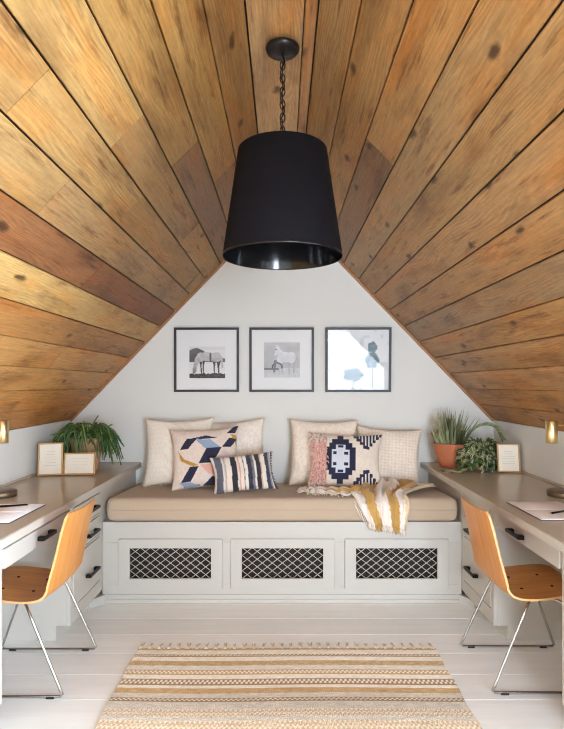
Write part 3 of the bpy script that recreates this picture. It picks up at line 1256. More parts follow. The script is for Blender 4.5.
# ------------------------------------------------------------------ pillows
def pillow(name, label, w, h, th, color, loc, lean, yaw=0, roll=0, mat_='fabric', n=72, edge=0.06, sag=0.0):
    """loc = middle of the bottom edge; lean tips the top back (radians)"""
    m = MB()

    def shape(u, v, s):
        au, av = abs(u), abs(v)
        t = (max(0, 1 - au ** 2.6) ** 0.5) * (max(0, 1 - av ** 2.6) ** 0.5)
        x = u * w / 2 * (1 - edge * (1 - av ** 2) * 2.2 * au ** 3 * 0.8)
        z = v * h / 2 * (1 - edge * (1 - au ** 2) * 2.2 * av ** 3 * 0.8)
        wr = 0.004 * math.sin(u * 7 + v * 5) * t
        return Vector((x, s * (th / 2 * t) + wr, z + h / 2 - sag * t * (1 - v) * 0.02))
    for s in (-1, 1):
        P = [[shape(i / n * 2 - 1, j / n * 2 - 1, s) for j in range(n + 1)] for i in range(n + 1)]
        T = [[lin(color(i / n, j / n) if s < 0 else color(0.5, 0.96)) for j in range(n + 1)] for i in range(n + 1)]
        m.grid(P, True, T)
    bmesh.ops.remove_doubles(m.bm, verts=m.bm.verts, dist=0.00005)
    o = m.build(name, M[mat_])
    o.location = loc
    o.rotation_mode = 'XYZ'
    R = Matrix.Rotation(yaw, 4, 'Z') @ Matrix.Rotation(-lean, 4, 'X') @ Matrix.Rotation(roll, 4, 'Y')
    o.rotation_euler = R.to_euler()
    tag(o, label, 'pillow', 'bench pillows')
    return o, shape


def edge_fringe(o, shape, length=0.016, step=0.006, sides='lrtb', tone=(236, 224, 204), name='fringe', w=0.5, h=0.5, rad=0.0016):
    m = MB()
    m.tone = lin(tone)
    cfg = {'l': lambda t: (-1, t), 'r': lambda t: (1, t), 't': lambda t: (t, 1), 'b': lambda t: (t, -1)}
    for sd in sides:
        n = int((h if sd in 'lr' else w) / step)
        for i in range(n):
            t = (i + random.random()) / n * 2 - 1
            u, v = cfg[sd](t)
            p = shape(u, v, -1)
            d = Vector((u if sd in 'lr' else random.uniform(-.4, .4), random.uniform(-.5, .3), v if sd in 'tb' else random.uniform(-.5, .3)))
            d.normalize()
            L = length * random.uniform(0.6, 1.2)
            m.tube([p - d * 0.004, p + d * L * 0.5, p + d * L + Vector((0, 0, -L * 0.25))], rad, n=4)
    return m.build(name, M['yarn'], o, world=False)


def col_cream(base):
    def f(u, v):
        k = 0.96 + 0.07 * vnoise(u * 34, v * 34, 6)
        return tuple(min(255, q * k) for q in base)
    return f


def col_leftcream(u, v):
    k = 8 * math.sin((u + v) * 40) if 0.3 < u < 0.75 else 3 * math.sin(v * 90)
    return (251, 243 + k * .6, 228 + k)


def col_rightcream(u, v):
    a = (u * 26 + v * 10)
    k = (-12 if math.sin((u * 30 + v * 30) * 2) * math.sin((u * 30 - v * 30) * 2) > 0.25 else 4) + 10 * (vnoise(u * 30, v * 30) - .5)
    return (244 + k * .8, 231 + k * .9, 214 + k)


NAVY = (38, 40, 66)


def col_geo(u, v):
    """tumbling parallelograms"""
    base = (232, 212, 200)
    n_ = vnoise(u * 40, v * 40, 2)
    base = mixc(base, (240, 228, 214), n_)
    shapes = [
        ([(.13, .62), (.25, .80), (.40, .80), (.26, .62)], NAVY), ([(.32, .80), (.52, .84), (.68, .78), (.42, .78)], NAVY),
        ([(.36, .78), (.58, .76), (.72, .62), (.50, .62)], (150, 170, 198)), ([(.40, .38), (.52, .62), (.74, .62), (.60, .38)], NAVY),
        ([(.10, .60), (.20, .46), (.40, .36), (.32, .34), (.14, .44)], (196, 146, 60)), ([(.14, .10), (.28, .34), (.40, .34), (.28, .10)], NAVY),
        ([(.42, .36), (.58, .36), (.70, .20), (.54, .20)], (238, 182, 166)), ([(.44, .0), (.58, .16), (.82, .16), (.64, .0)], NAVY),
        ([(.12, .10), (.28, .09), (.42, .0), (.20, .0)], (160, 176, 200)), ([(.74, .62), (.86, .78), (1.0, .76), (.88, .62)], NAVY),
        ([(.82, .86), (.93, .99), (1.0, .99), (.96, .86)], NAVY), ([(.88, .84), (1.0, .82), (1.0, .62), (.95, .72)], (200, 150, 60)),
        ([(.60, .36), (.76, .58), (.86, .52), (.78, .34)], (224, 206, 200)), ([(.82, .30), (.9, .46), (1.0, .46), (1.0, .3)], NAVY),
        ([(.0, .02), (.1, .05), (.16, .0), (.0, .0)], (240, 232, 220)), ([(.16, .0), (.22, .035), (.40, .035), (.40, .0)], NAVY),
    ]
    for q, c_ in shapes:
        if poly_has(q, u, v):
            return mixc(c_, base, 0.06 * n_)
    return base


def col_stripe(u, v):
    st = [(0, .05, (226, 216, 204)), (.05, .17, (92, 96, 112)), (.17, .20, (226, 216, 204)), (.20, .23, (190, 182, 176)), (.23, .31, (236, 226, 214)), (.31, .40, (40, 42, 52)),
          (.40, .43, (226, 216, 206)), (.43, .45, (226, 170, 150)), (.45, .50, (238, 230, 220)), (.50, .515, (120, 110, 100)), (.515, .56, (238, 230, 220)), (.56, .63, (52, 56, 74)), (.63, .67, (120, 120, 130)),
          (.67, .70, (238, 228, 216)), (.70, .77, (44, 46, 58)), (.77, .79, (214, 180, 140)), (.79, .86, (238, 230, 220)), (.86, .93, (60, 66, 84)), (.93, .955, (150, 150, 158)), (.955, .975, (230, 222, 214)), (.975, 1.01, (44, 46, 58))]
    u2 = u + 0.006 * math.sin(v * 9)
    for a, b, c_ in st:
        if a <= u2 < b:
            n_ = vnoise(u * 10, v * 90, 5)
            return mixc(c_, (232, 224, 214), 0.10 * n_)
    return (230, 222, 210)


def col_kilim(u, v):
    cream = mixc((236, 226, 212), (226, 212, 196), vnoise(u * 50, v * 50, 1))
    if u < 0.24:
        return (226, 172, 154)
    # stepped medallion, centre (.41,.5)
    du, dv = abs(u - 0.43) / 0.205, abs(v - 0.5) / 0.46
    k = (1 if dv < .45 else 0.76 if dv < .62 else 0.55 if dv < .80 else 0.2 if dv < 1 else 0)
    if du < k:
        # inner field
        ki = (0.58 if dv < .34 else 0.30 if dv < .55 else 0)
        if du < ki:
            if (abs(dv - .20) < .06 and .25 < du < .5) or (abs(dv - .47) < .045 and du < .18):
                return NAVY
            return (214, 222, 232)
        if dv < .38 and .86 < du:
            return NAVY
        return NAVY
    for top in (0, 1):
        vv = v if top else 1 - v
        # striped stepped triangle on the free side, top and bottom
        depth = 1.0 - vv
        stepu = math.floor((u - 0.60) / 0.045)
        lim = 0.06 + 0.05 * (4 - abs(stepu - 3.6))
        if u > 0.60 and u < 0.995 and depth < max(0.05, lim) * 1.35:
            fr = ((u - 0.60) / 0.045) % 1
            return NAVY if fr < 0.62 or depth > max(0.05, lim) * 1.35 - 0.06 else (232, 226, 222)
    return cream


def seat(px, d, extra=0.0):
    return (wx(px, d), d, ctop(d) + 0.004 + extra)


R_ = math.radians
o, sh = pillow('throw_pillow', 'cream pillow with fringed edges standing beside the trailing cactus desk', .50, .50, .13, col_leftcream, seat(178, 3.965), R_(15), yaw=R_(2), roll=R_(-1), mat_='boucle')
edge_fringe(o, sh, 0.012, 0.007)
o, sh = pillow('throw_pillow', 'cream pillow half hidden behind the geometric and striped pillows', .52, .47, .13, col_cream((250, 241, 228)), seat(233, 4.06, 0.012), R_(11), yaw=R_(-2), roll=R_(-4), mat_='boucle')
edge_fringe(o, sh, 0.010, 0.008)
o, sh = pillow('throw_pillow', 'blush pillow with navy blue and mustard tumbling diamond shapes', .49, .445, .15, col_geo, seat(207, 3.80), R_(21), yaw=R_(6), roll=R_(-3), n=96)
edge_fringe(o, sh, 0.008, 0.012, sides='b')
o, sh = pillow('throw_pillow', 'small oblong pillow with navy and grey vertical stripes', .43, .265, .12, col_stripe, seat(245.5, 3.655), R_(26), yaw=R_(9), roll=R_(-5), n=96)
edge_fringe(o, sh, 0.010, 0.010, sides='r', tone=(60, 64, 80))
o, sh = pillow('throw_pillow', 'plain oatmeal pillow behind the pink tufted pillow', .50, .49, .13, col_cream((250, 236, 218)), seat(323, 3.97), R_(15), yaw=R_(-3), roll=R_(1), mat_='boucle')
edge_fringe(o, sh, 0.010, 0.008, tone=(226, 208, 182))
o, sh = pillow('throw_pillow', 'nubby beige pillow with lozenge weave leaning nearest the terracotta pot', .48, .43, .13, col_rightcream, seat(386.5, 3.99), R_(15), yaw=R_(-5), roll=R_(4), mat_='boucle')
edge_fringe(o, sh, 0.010, 0.008, tone=(226, 208, 184))
o, sh = pillow('throw_pillow', 'cream pillow with navy stepped medallion and shaggy pink tufts', .52, .40, .15, col_kilim, seat(345, 3.80), R_(20), yaw=R_(-4), roll=R_(1.5), n=110)
tf = MB()
for i in range(420):
    u, v = random.uniform(-1.0, -0.50), random.uniform(-0.97, 0.99)
    if u > -0.56 and random.random() < .5:
        continue
    p = sh(u, v, -1)
    corner = v > 0.68 and u < -0.45 or v < -0.80
    tone = lin((238, 226, 214)) if corner else lin(mixc((246, 208, 196), (232, 184, 170), random.random()))
    L = random.uniform(0.020, 0.040)
    d = Vector((random.uniform(-.6, .4), -0.55, random.uniform(-.9, .2))).normalized()
    q = p + d * L
    tf.tube([p, p + d * L * .5 + Vector((0, -.006, 0)), q + Vector((0, 0.004, -L * .35))], [0.0045, 0.0045, 0.0025], n=5, tones=[tone] * 3)
tf.build('tufts', M['yarn'], o, world=False)['kind'] = 'stuff'

# ------------------------------------------------------------------ throw blanket
thr = thing('throw_blanket', 'crumpled mustard and cream striped throw hanging over the cushion front', 'blanket', (0.6, 3.6, 0.65))
MUST, CRM = (206, 166, 92), (244, 236, 226)


def thr_col(t):
    for a, b, c_ in ((0, .17, CRM), (.17, .36, MUST), (.36, .60, CRM), (.60, .80, MUST), (.80, .93, CRM), (.93, 1.1, mixc(CRM, MUST, .4))):
        if a <= t < b:
            return c_
    return CRM


yf = YF - 0.026
rowsL = [(0.47, 3.86, None), (0.45, 3.74, None), (0.445, 3.58, None), (0.452, 3.47, None), (0.465, yf + 0.005, 0.622), (0.495, yf - 0.002, 0.565), (0.535, yf, 0.50)]
rowsR = [(0.99, 3.90, None), (1.045, 3.76, None), (0.90, 3.60, None), (0.80, 3.48, None), (0.785, yf + 0.005, 0.620), (0.780, yf - 0.002, 0.55), (0.768, yf, 0.462)]
ns, nt_ = 60, 72


def row_at(rows, s):
    pts = [Vector((a, b, (c_ if c_ is not None else ctop(b) + 0.006))) for a, b, c_ in rows]
    sp = spline(pts, 20)
    k = s * (len(sp) - 1)
    i = min(int(k), len(sp) - 2)
    return sp[i].lerp(sp[i + 1], k - i)


P, T = [], []
for i in range(ns + 1):
    s = i / ns
    L, Rr = row_at(rowsL, s), row_at(rowsR, s)
    rowp, rowt = [], []
    for j in range(nt_ + 1):
        t = j / nt_
        p = L.lerp(Rr, t)
        hang = max(0, min(1, (s - 0.55) / 0.1))
        ph = t * 34 + 1.4 * math.sin(s * 7) + 0.8 * math.sin(t * 11 + s * 3)
        amp = 0.016 * (0.4 + 0.6 * math.sin(PI * min(1, t * 1.02)) ** 0.5)
        f_ = amp * (1 + math.sin(ph)) + 0.004 * (1 + math.sin(ph * 2.3 + s * 9))
        heap = 0.04 * math.exp(-((s - 0.05) / 0.16) ** 2) * (0.3 + 0.7 * math.sin(PI * t)) + 0.022 * math.exp(-((s - 0.27) / 0.12) ** 2) * t
        wob = 0.012 * math.sin(s * 11 + t * 6)
        p = p + Vector((wob * (1 - hang), -f_ * hang, (f_ + heap) * (1 - hang)))
        rowp.append(p)
        rowt.append(lin(thr_col(t + 0.008 * math.sin(s * 60))))
    P.append(rowp)
    T.append(rowt)
m = MB()
m.grid(P, True, T)
# tail lying in front of the tufted pillow
P2, T2 = [], []
cl = spline([(0.56, 3.68, 0), (0.42, 3.60, 0), (0.30, 3.615, 0), (0.20, 3.65, 0), (0.15, 3.68, 0)], 14)
for i, cpt in enumerate(cl):
    s = i / (len(cl) - 1)
    hw = lerp(0.12, 0.085, s)
    rowp, rowt = [], []
    for j in range(41):
        t = j / 40
        y = cpt.y + (t * 2 - 1) * hw + 0.008 * math.sin(s * 14)
        f_ = 0.020 * math.sin(PI * t) ** .6 * (1 + .5 * math.sin(t * 20 + s * 6)) * (1.25 - .5 * s) + 0.006 * (1 + math.sin(s * 40 + t * 6))
        rowp.append(Vector((cpt.x + 0.01 * math.sin(t * 9), y, ctop(y) + 0.004 + f_)))
        c_ = MUST if (.18 < t < .40 or .58 < t < .74) and s < .93 else CRM
        rowt.append(lin(c_))
    P2.append(rowp)
    T2.append(rowt)
m.grid(P2, True, T2)
th_o = m.build('cloth', M['fabric'], thr)
sol = th_o.modifiers.new('thickness', 'SOLIDIFY')
sol.thickness = 0.004
fm = MB()
for j in range(0, 73):
    t = j / 72
    p = P[ns][j]
    tone = lin(thr_col(t))
    L = random.uniform(0.025, 0.045)
    fm.tube([p + Vector((0, 0, 0.004)), p + Vector((random.uniform(-.004, .004), -.003, -L * .5)), p + Vector((random.uniform(-.008, .008), -0.001, -L))], 0.0024, n=5, tones=[tone] * 3)
for j in range(41):
    p = P2[-1][j]
    for q in range(2):
        L = random.uniform(0.03, 0.055)
        e = p + Vector((-L, random.uniform(-.025, .01), 0))
        e.z = ctop(e.y) + 0.006
        fm.tube([p, (p + e) / 2 + Vector((0, 0, 0.010)), e], 0.0024, n=5, tones=[lin(CRM)] * 3)
for i in range(6, len(P2) - 2):
    p = P2[i][0]
    L = random.uniform(0.02, 0.04)
    e = p + Vector((random.uniform(-.015, .015), -L, 0))
    e.z = ctop(e.y) + 0.005
    fm.tube([p, (p + e) / 2 + Vector((0, 0, 0.006)), e], 0.0022, n=5, tones=[lin(CRM if i % 3 else MUST)] * 3)
for i in range(34, ns):
    if i % 2 == 0:
        p = P[i][0]
        fm.tube([p, p + Vector((-.008, -.003, -.012)), p + Vector((-.010, -.002, -.03))], 0.0022, n=5, tones=[lin(CRM)] * 3)
fm.build('fringe', M['yarn'], thr)['kind'] = 'stuff'

# ------------------------------------------------------------------ rug
RX0, RX1, RY1, RY0 = -0.737, 0.783, 2.815, 0.35
TAN, CRE, GRE, ORG, BRN = (194, 160, 114), (238, 228, 210), (222, 213, 198), (204, 164, 112), (158, 126, 90)
bands = [(645, 651.5, 'dash', TAN), (651.5, 655.5, 'solid', CRE), (655.5, 658, 'dash', BRN), (658, 662, 'solid', CRE), (662, 666.5, 'solid', TAN), (666.5, 671, 'solid', GRE), (671, 676, 'dash', TAN), (676, 680, 'solid', CRE),
         (680, 686.5, 'dash', BRN), (686.5, 689.5, 'solid', CRE), (689.5, 694.5, 'solid', ORG), (694.5, 699, 'solid', GRE), (699, 703, 'dash', BRN), (703, 711, 'solid', GRE), (711, 718, 'zig', TAN), (718, 722, 'solid', GRE), (722, 735, 'zig', ORG)]
bandsY = [(746.9 / (b - CY), 746.9 / (a - CY), k, c_) for a, b, k, c_ in bands]


def rug_col(x, y):
    if y < bandsY[-1][0]:
        y = bandsY[-1][0] + ((bandsY[-1][0] - y) % 0.62)
    for a, b, k, c_ in bandsY:
        if a <= y < b:
            t = (y - a) / (b - a)
            n_ = vnoise(x * 60, y * 160, 3)
            if k == 'solid':
                r = mixc(c_, CRE, 0.25 * n_)
                return tuple(v * (0.93 + 0.1 * n_) for v in r)
            if k == 'dash':
                ph = (x / 0.021 + (0.5 if t > 0.5 else 0)) % 1
                return CRE if (ph < 0.42 and 0.25 < t < 0.85) else mixc(c_, CRE, 0.12 * n_)
            ph = abs(((x / 0.020) % 1) * 2 - 1)
            return mixc(c_, CRE, 0.35) if abs(((t * 2) % 1) - ph * 0.9) < 0.32 else CRE
    return TAN


rug = thing('striped_rug', 'flat woven jute and cream striped rug with tasselled end on white floor', 'rug', (0, 1.6, 0))
ysr = [RY0 + i * 0.03 for i in range(int((2.1 - RY0) / 0.03))] + [2.1 + i * 0.004 for i in range(int((RY1 - 2.1) / 0.004))] + [RY1]
nxr = 290
P, T = [], []
for yv in ysr:
    wob = 0.003 * math.sin(yv * 21)
    rowp, rowt = [], []
    for i in range(nxr + 1):
        x = lerp(RX0, RX1, i / nxr)
        z = 0.007 + 0.0012 * math.sin(yv * 780) * (yv > 2.1) + 0.001 * math.sin(x * 6 + yv * 3)
        rowp.append((x + wob, yv + 0.004 * math.sin(x * 5), z))
        rowt.append(lin(rug_col(x, yv)))
    P.append(rowp)
    T.append(rowt)
m = MB()
V = m.grid(P, False, T)
# thin skirt so the rug has an edge
for line in (V[0], V[-1], [r[0] for r in V], [r[-1] for r in V]):
    low = [m.v((v.co.x, v.co.y, 0.0006), tuple(v[m.tl])[:3]) for v in line]
    for i in range(len(line) - 1):
        m.f([line[i], line[i + 1], low[i + 1], low[i]])
m.build('woven_panel', M['rug'], rug)
for i in range(32):
    m = MB()
    x = lerp(RX0 + 0.012, RX1 - 0.012, i / 31)
    m.tone = lin((222, 204, 178))
    for k in range(5):
        a = random.uniform(-.5, .5)
        y0 = RY1 + 0.004 * math.sin(x * 5) - 0.004
        m.tube([(x + (k - 2) * .003, y0, 0.006), (x + (k - 2) * 0.001, y0 + .018, 0.009), (x + .012 * a, y0 + .034, 0.006), (x + .028 * a, y0 + random.uniform(.045, .07), 0.004)], [0.0024, 0.003, 0.0024, 0.0015], n=5)
    m.build('tassel', M['yarn'], rug)


# ------------------------------------------------------------------ things on the desks
def small_frame(label, px0, px1, py0, py1, d, yaw, lean, art_lines=6, dep=0.022):
    s_ = F / d
    w, h = (px1 - px0) / s_, (py1 - py0) / s_
    x = wx((px0 + px1) / 2, d)
    t = thing('tabletop_frame', label, 'picture frame', (x, d, 0.7635), rot=(-R_(lean), 0, R_(yaw)))
    m = MB()
    fw = 0.010
    for lo, hi in (((-w / 2, -dep / 2, 0), (w / 2, dep / 2, fw)), ((-w / 2, -dep / 2, h - fw), (w / 2, dep / 2, h)), ((-w / 2, -dep / 2, fw - .001), (-w / 2 + fw, dep / 2, h - fw + .001)), ((w / 2 - fw, -dep / 2, fw - .001), (w / 2, dep / 2, h - fw + .001))):
        m.box(lo, hi, 0.0015)
    m.build('frame', M['frame_gold'], t, world=False)
    m = MB()
    m.box((-w / 2 + fw, -0.006, fw), (w / 2 - fw, dep / 2 - 0.002, h - fw))
    pp = m.build('print', M['paper'], t, world=False)
    m = MB()
    for i in range(art_lines):
        z = lerp(h * .30, h * .72, i / (art_lines - 1))
        lw = w * random.uniform(.16, .30)
        m.box((-lw, -0.0068, z), (lw, -0.0058, z + h * 0.012))
    m.build('lettering', M['ink'], pp, world=False)
    # easel strut behind
    m = MB()
    hz = h * 0.6
    back = math.tan(R_(lean)) * hz
    m.tube([(0, dep / 2, hz), (0, dep / 2 + 0.035, 0.004 + (dep / 2 + 0.035) * math.sin(R_(lean)))], 0.004, n=6)
    m.build('strut', M['frame_gold'], t, world=False)
    return t


small_frame('upright gilt frame with cream card standing nearest the wall by the trailing cactus', 38.5, 62, 444, 476.5, 3.575, 15, 9)
small_frame('low landscape gilt frame with cream card in front of the cactus pot', 64, 94.5, 453.5, 475.5, 3.60, 7, 10, 4)
small_frame('gilt frame with cream card beside the green and white leafed plant', 498, 520, 444.5, 473, 3.70, -6, 9)


def pot(mb, prof, c):
    mb.lathe(prof, n=40, c=c)


# trailing cactus
px_, pd = -1.362, 3.83
pl = thing('potted_cactus', 'trailing green cactus spilling from a pale terracotta pot behind two frames', 'plant', (px_, pd, 0.7605))
m = MB()
z0 = 0.7605
pot(m, [(0, z0), (.078, z0), (.082, z0 + .006), (.104, z0 + .185), (.112, z0 + .188), (.113, z0 + .225), (.104, z0 + .226), (.098, z0 + .20), (0, z0 + .20)], (px_, pd))
m.build('pot', M['terra_pale'], pl)
m = MB()
m.lathe([(0, z0 + .212), (.06, z0 + .209), (.097, z0 + .203)], n=30, c=(px_, pd))
m.build('soil', M['soil'], pl)
m = MB()
for i in range(300):
    a = random.uniform(0, 2 * PI)
    if math.sin(a) < -0.35 and random.random() < .55:      # thinner towards the room: the pot shows
        a = random.choice((random.uniform(-.45, .35), PI + random.uniform(-.35, .45)))
    r0 = random.uniform(0, .085)
    reach = random.uniform(.11, .25)
    if math.sin(a) > 0.3:
        reach *= 0.8
    if math.cos(a) < -0.5:
        reach = min(reach, .235)
    rise = random.uniform(.02, .10)
    drop = random.uniform(-.04, .10) if random.random() < .5 else random.uniform(0.04, .20) * (reach / .22)
    if math.sin(a) < -0.35:
        drop = min(drop, .12)
    b0 = Vector((px_ + r0 * math.cos(a), pd + r0 * math.sin(a), z0 + .205))
    zr = z0 + .215
    # never inside the pot: stems clear the rim before they fall
    w_ = random.uniform(-.05, .05)
    ca, sa = math.cos(a), math.sin(a)
    pts = [b0, Vector((px_ + max(r0, .09) * ca, pd + max(r0, .09) * sa, zr + rise)),
           Vector((px_ + max(.125, reach * .75) * ca - w_ * sa, pd + max(.125, reach * .75) * sa + w_ * ca, zr + rise * .75)),
           Vector((px_ + max(.13, reach) * ca - 2 * w_ * sa, pd + max(.13, reach) * sa + 2 * w_ * ca, max(z0 + .02, zr - drop)))]
    pts[2].x = max(pts[2].x, -W + .02)
    pts[3].x = max(pts[3].x, -W + .02)
    pts[3].y = min(pts[3].y, YB - .02)
    for q in (2, 3):                     # keep clear of the frames
        if pts[q].x < -1.21:
            pts[q].y = max(pts[q].y, 3.675 + random.uniform(0, .02))
    sp = spline(pts, 6)
    g_ = random.random()
    tone = lin(mixc((50, 84, 36), (130, 152, 84), g_ * g_))
    rad = [lerp(.0054, .0040, k / (len(sp) - 1)) * (1 + .25 * math.sin(k * 2.1)) for k in range(len(sp))]
    m.tube(sp, rad, n=5, tones=[tone] * len(sp))
for a, hgt, ox in ((1.2, .17, .05), (0.3, .13, -.02), (2.0, .10, .02), (-.2, .11, .12)):
    sp = spline([(px_ + ox * .5, pd, z0 + .21), (px_ + ox, pd - .02, z0 + .21 + hgt * .6), (px_ + ox * 1.4 + .02, pd - .02, z0 + .21 + hgt)], 6)
    m.tube(sp, .0045, n=5, tones=[lin((86, 118, 52))] * len(sp))
m.build('stems', M['leaf_dark'], pl)

# upright succulent in terracotta bowl
bx_, bd = 1.217, 3.975
pl = thing('potted_succulent', 'spiky grey green plant in the open terracotta bowl by the bench pillows', 'plant', (bx_, bd, 0.7605))
m = MB()
pot(m, [(0, z0), (.062, z0), (.070, z0 + .004), (.092, z0 + .05), (.112, z0 + .115), (.118, z0 + .16), (.121, z0 + .172), (.112, z0 + .172), (.106, z0 + .15), (0, z0 + .148)], (bx_, bd))
m.build('bowl', M['terra'], pl)
m = MB()
m.lathe([(0, z0 + .160), (.06, z0 + .157), (.106, z0 + .152)], n=30, c=(bx_, bd))
m.build('soil', M['soil'], pl)
m = MB()
for i in range(270):
    a = random.uniform(0, 2 * PI)
    r0 = random.uniform(0, .095)
    ln = random.uniform(.08, .17) * (1.3 - r0 * 3.5)
    if i < 44:
        ln = random.uniform(.20, .30)
        r0 *= .6
    tilt = (r0 / .095) * random.uniform(.3, .75) + (random.uniform(0, .35) if i < 44 else 0)
    d = Vector((math.cos(a) * math.sin(tilt), math.sin(a) * math.sin(tilt) * .8, math.cos(tilt)))
    base = (bx_ + r0 * math.cos(a), bd + r0 * math.sin(a), z0 + .15)
    g_ = random.random()
    tone = lin(mixc((92, 104, 62), (176, 176, 132), g_))
    tone2 = lin(mixc((76, 92, 56), (200, 196, 156), random.random()))
    m.leaf(base, d, (math.cos(a + .6), math.sin(a + .6), .1), ln, random.uniform(.010, .018), tone, random.uniform(-.05, .12), 5, tone2)
lb = (bx_ + .09, bd - .03, z0 + .155)
# long arching stem with leaves towards the knee wall
arc = spline([lb, (bx_ + .13, bd - .05, z0 + .25), (bx_ + .20, bd - .08, z0 + .305), (bx_ + .285, bd - .10, z0 + .29), (bx_ + .33, bd - .11, z0 + .21)], 8)
m.tube(arc, .0035, n=6, tones=[lin((88, 98, 56))] * len(arc))
for i in range(2, len(arc) - 1):
    t = arc[i + 1] - arc[i]
    for sg in (-1, 1):
        d = t.normalized() + Vector((0, -.35 * sg, .35 + .2 * sg))
        m.leaf(arc[i], d, (0, -1, .3), random.uniform(.03, .05), .013, lin(mixc((84, 104, 58), (140, 150, 100), random.random())), .2, 4)
m.build('leaves', M['leaf'], pl)
# the long thin stray blades

# variegated trailing plant
vx, vd = 1.395, 3.86
pl = thing('potted_trailing_plant', 'bushy green and white leafed plant between the terracotta bowl and gilt frame', 'plant', (vx, vd, 0.7605))
m = MB()
pot(m, [(0, z0), (.05, z0), (.053, z0 + .004), (.072, z0 + .105), (.078, z0 + .107), (.079, z0 + .13), (.070, z0 + .13), (.066, z0 + .11), (0, z0 + .11)], (vx, vd))
m.build('pot', M['terra'], pl)
m = MB()
m.lathe([(0, z0 + .12), (.04, z0 + .118), (.067, z0 + .113)], n=24, c=(vx, vd))
m.build('soil', M['soil'], pl)
m = MB()
ms = MB()
for i in range(50):
    a = random.uniform(0, 2 * PI)
    if random.random() < .62:
        a = random.uniform(PI * 1.05, PI * 1.95)       # most fall towards the room
    reach = random.uniform(.10, .18)
    ca, sa = math.cos(a), math.sin(a)
    if sa > 0.2:
        reach = min(reach, .15)
    drop = random.uniform(0.0, .115)
    pts = [Vector((vx + .03 * ca, vd + .03 * sa, z0 + .115)), Vector((vx + .075 * ca, vd + .075 * sa, z0 + .16 + random.uniform(0, .05))), Vector((vx + reach * .9 * ca, vd + reach * .8 * sa, z0 + .13)), Vector((vx + reach * ca, vd + reach * .95 * sa, z0 + .127 - drop))]
    if i == 0:
        pts = [Vector((vx - .03, vd - .03, z0 + .115)), Vector((vx - .10, vd - .10, z0 + .12)), Vector((vx - .20, vd - .17, z0 + .03)), Vector((vx - .33, vd - .20, z0 + .012))]
    if i == 1:
        pts = [Vector((vx - .03, vd - .05, z0 + .115)), Vector((vx - .10, vd - .14, z0 + .10)), Vector((vx - .18, vd - .20, z0 + .02)), Vector((vx - .27, vd - .19, z0 + .010))]
    sp = spline(pts, 5)
    ms.tube(sp, .0018, n=4)
    for k in range(2, len(sp), 1):
        for q in range(2 if i > 1 else 1):
            t = (sp[k] - sp[k - 1]).normalized()
            d = t + Vector((random.uniform(-1, 1), random.uniform(-1, .6), random.uniform(-.5, .6)))
            g_ = random.random()
            c1 = mixc((40, 66, 34), (92, 118, 60), random.random())
            c2 = (216, 214, 176) if g_ < .36 else c1
            if k > len(sp) * .55 and g_ < .5:
                c2 = (226, 222, 188)
            p = sp[k].copy()
            p.z = max(p.z, z0 + .008)
            m.leaf(p, d, (random.uniform(-.4, .4), -.6, 1), random.uniform(.028, .050), random.uniform(.013, .020), lin(c1), .15, 4, lin(c2))
for v_ in m.bm.verts:
    v_.co.z = max(v_.co.z, z0 + .002)
    v_.co.x = min(v_.co.x, W - .02)
    if v_.co.x > 1.44 and v_.co.y < 3.81:
        v_.co.x = 1.44 - (v_.co.x - 1.44) * 0.4
m.build('leaves', M['leaf'], pl)
ms.tone = lin((90, 110, 60))
for v_ in ms.bm.verts:
    v_[ms.tl] = lin((84, 104, 56)) + (1,)
ms.build('stems', M['leaf_dark'], pl)


# desk lamps
def desk_lamp(side, hx, label):
    t = thing('desk_lamp', label, 'lamp', (side * 1.5, 2.93, 0.7605))
    m = MB()
    m.lathe([(0, z0), (.082, z0), (.085, z0 + .003), (.085, z0 + .026), (.082, z0 + .029), (0, z0 + .029)], n=48, c=(side * 1.503, 2.93))
    m.build('base', M['brass_dark'], t)
    m = MB()
    m.tube([(side * 1.54, 2.90, z0 + .028), (side * 1.54, 2.90, 1.148)], .006, n=12)
    m.build('pole', M['brass'], t)
    m = MB()
    m.tube([(side * 1.54, 2.90, 1.142), (side * hx, 2.87, 1.142)], .0045, n=10)
    m.build('arm', M['brass'], t)
    m = MB()
    m.lathe([(0, 1.166), (.027, 1.166), (.0295, 1.163), (.0295, 1.052), (.028, 1.050), (.0265, 1.052), (.026, 1.12), (0, 1.12)], n=36, c=(side * hx, 2.87))
    m.build('shade', M['brass'], t)
    return t


desk_lamp(-1, 1.458, 'brass cylinder lamp at the wall end of the desk with the trailing cactus')
desk_lamp(1, 1.407, 'brass cylinder lamp at the wall side of the desk with terracotta bowl plants')


# notebooks and pens
def notebook(side, x0, x1, y0, y1, label):
    t = thing('notebook', label, 'notebook', (side * (x0 + x1) / 2, (y0 + y1) / 2, 0.7605))
    ym = (y0 + y1) / 2
    m = MB()
    a, b = sorted((side * x0, side * x1))
    m.box((a, y0, z0), (b, y1, z0 + .003), .001)
    m.build('cover', M['cover'], t)
    for ya, yb in ((y0 + .003, ym - .0015), (ym + .0015, y1 - .003)):
        m = MB()
        P = []
        for i in range(13):
            s = i / 12
            yv = lerp(ya, yb, s)
            near = abs(yv - ym) / (yb - ya)
            zz = z0 + .0035 + .005 * (near * (1 - near) * 3.2) + .002
            P.append([(a + .003, yv, zz), (b - .003, yv, zz)])
        V = m.grid(P)
        low = [[m.v((q[0], q[1], z0 + .0032)) for q in r] for r in P]
        for c_ in (0, 1):
            for i in range(12):
                m.f([V[i][c_], V[i + 1][c_], low[i + 1][c_], low[i][c_]])
        m.f([V[0][0], V[0][1], low[0][1], low[0][0]])
        m.f([V[12][0], V[12][1], low[12][1], low[12][0]])
        m.build('page_block', M['page'], t)
    return t


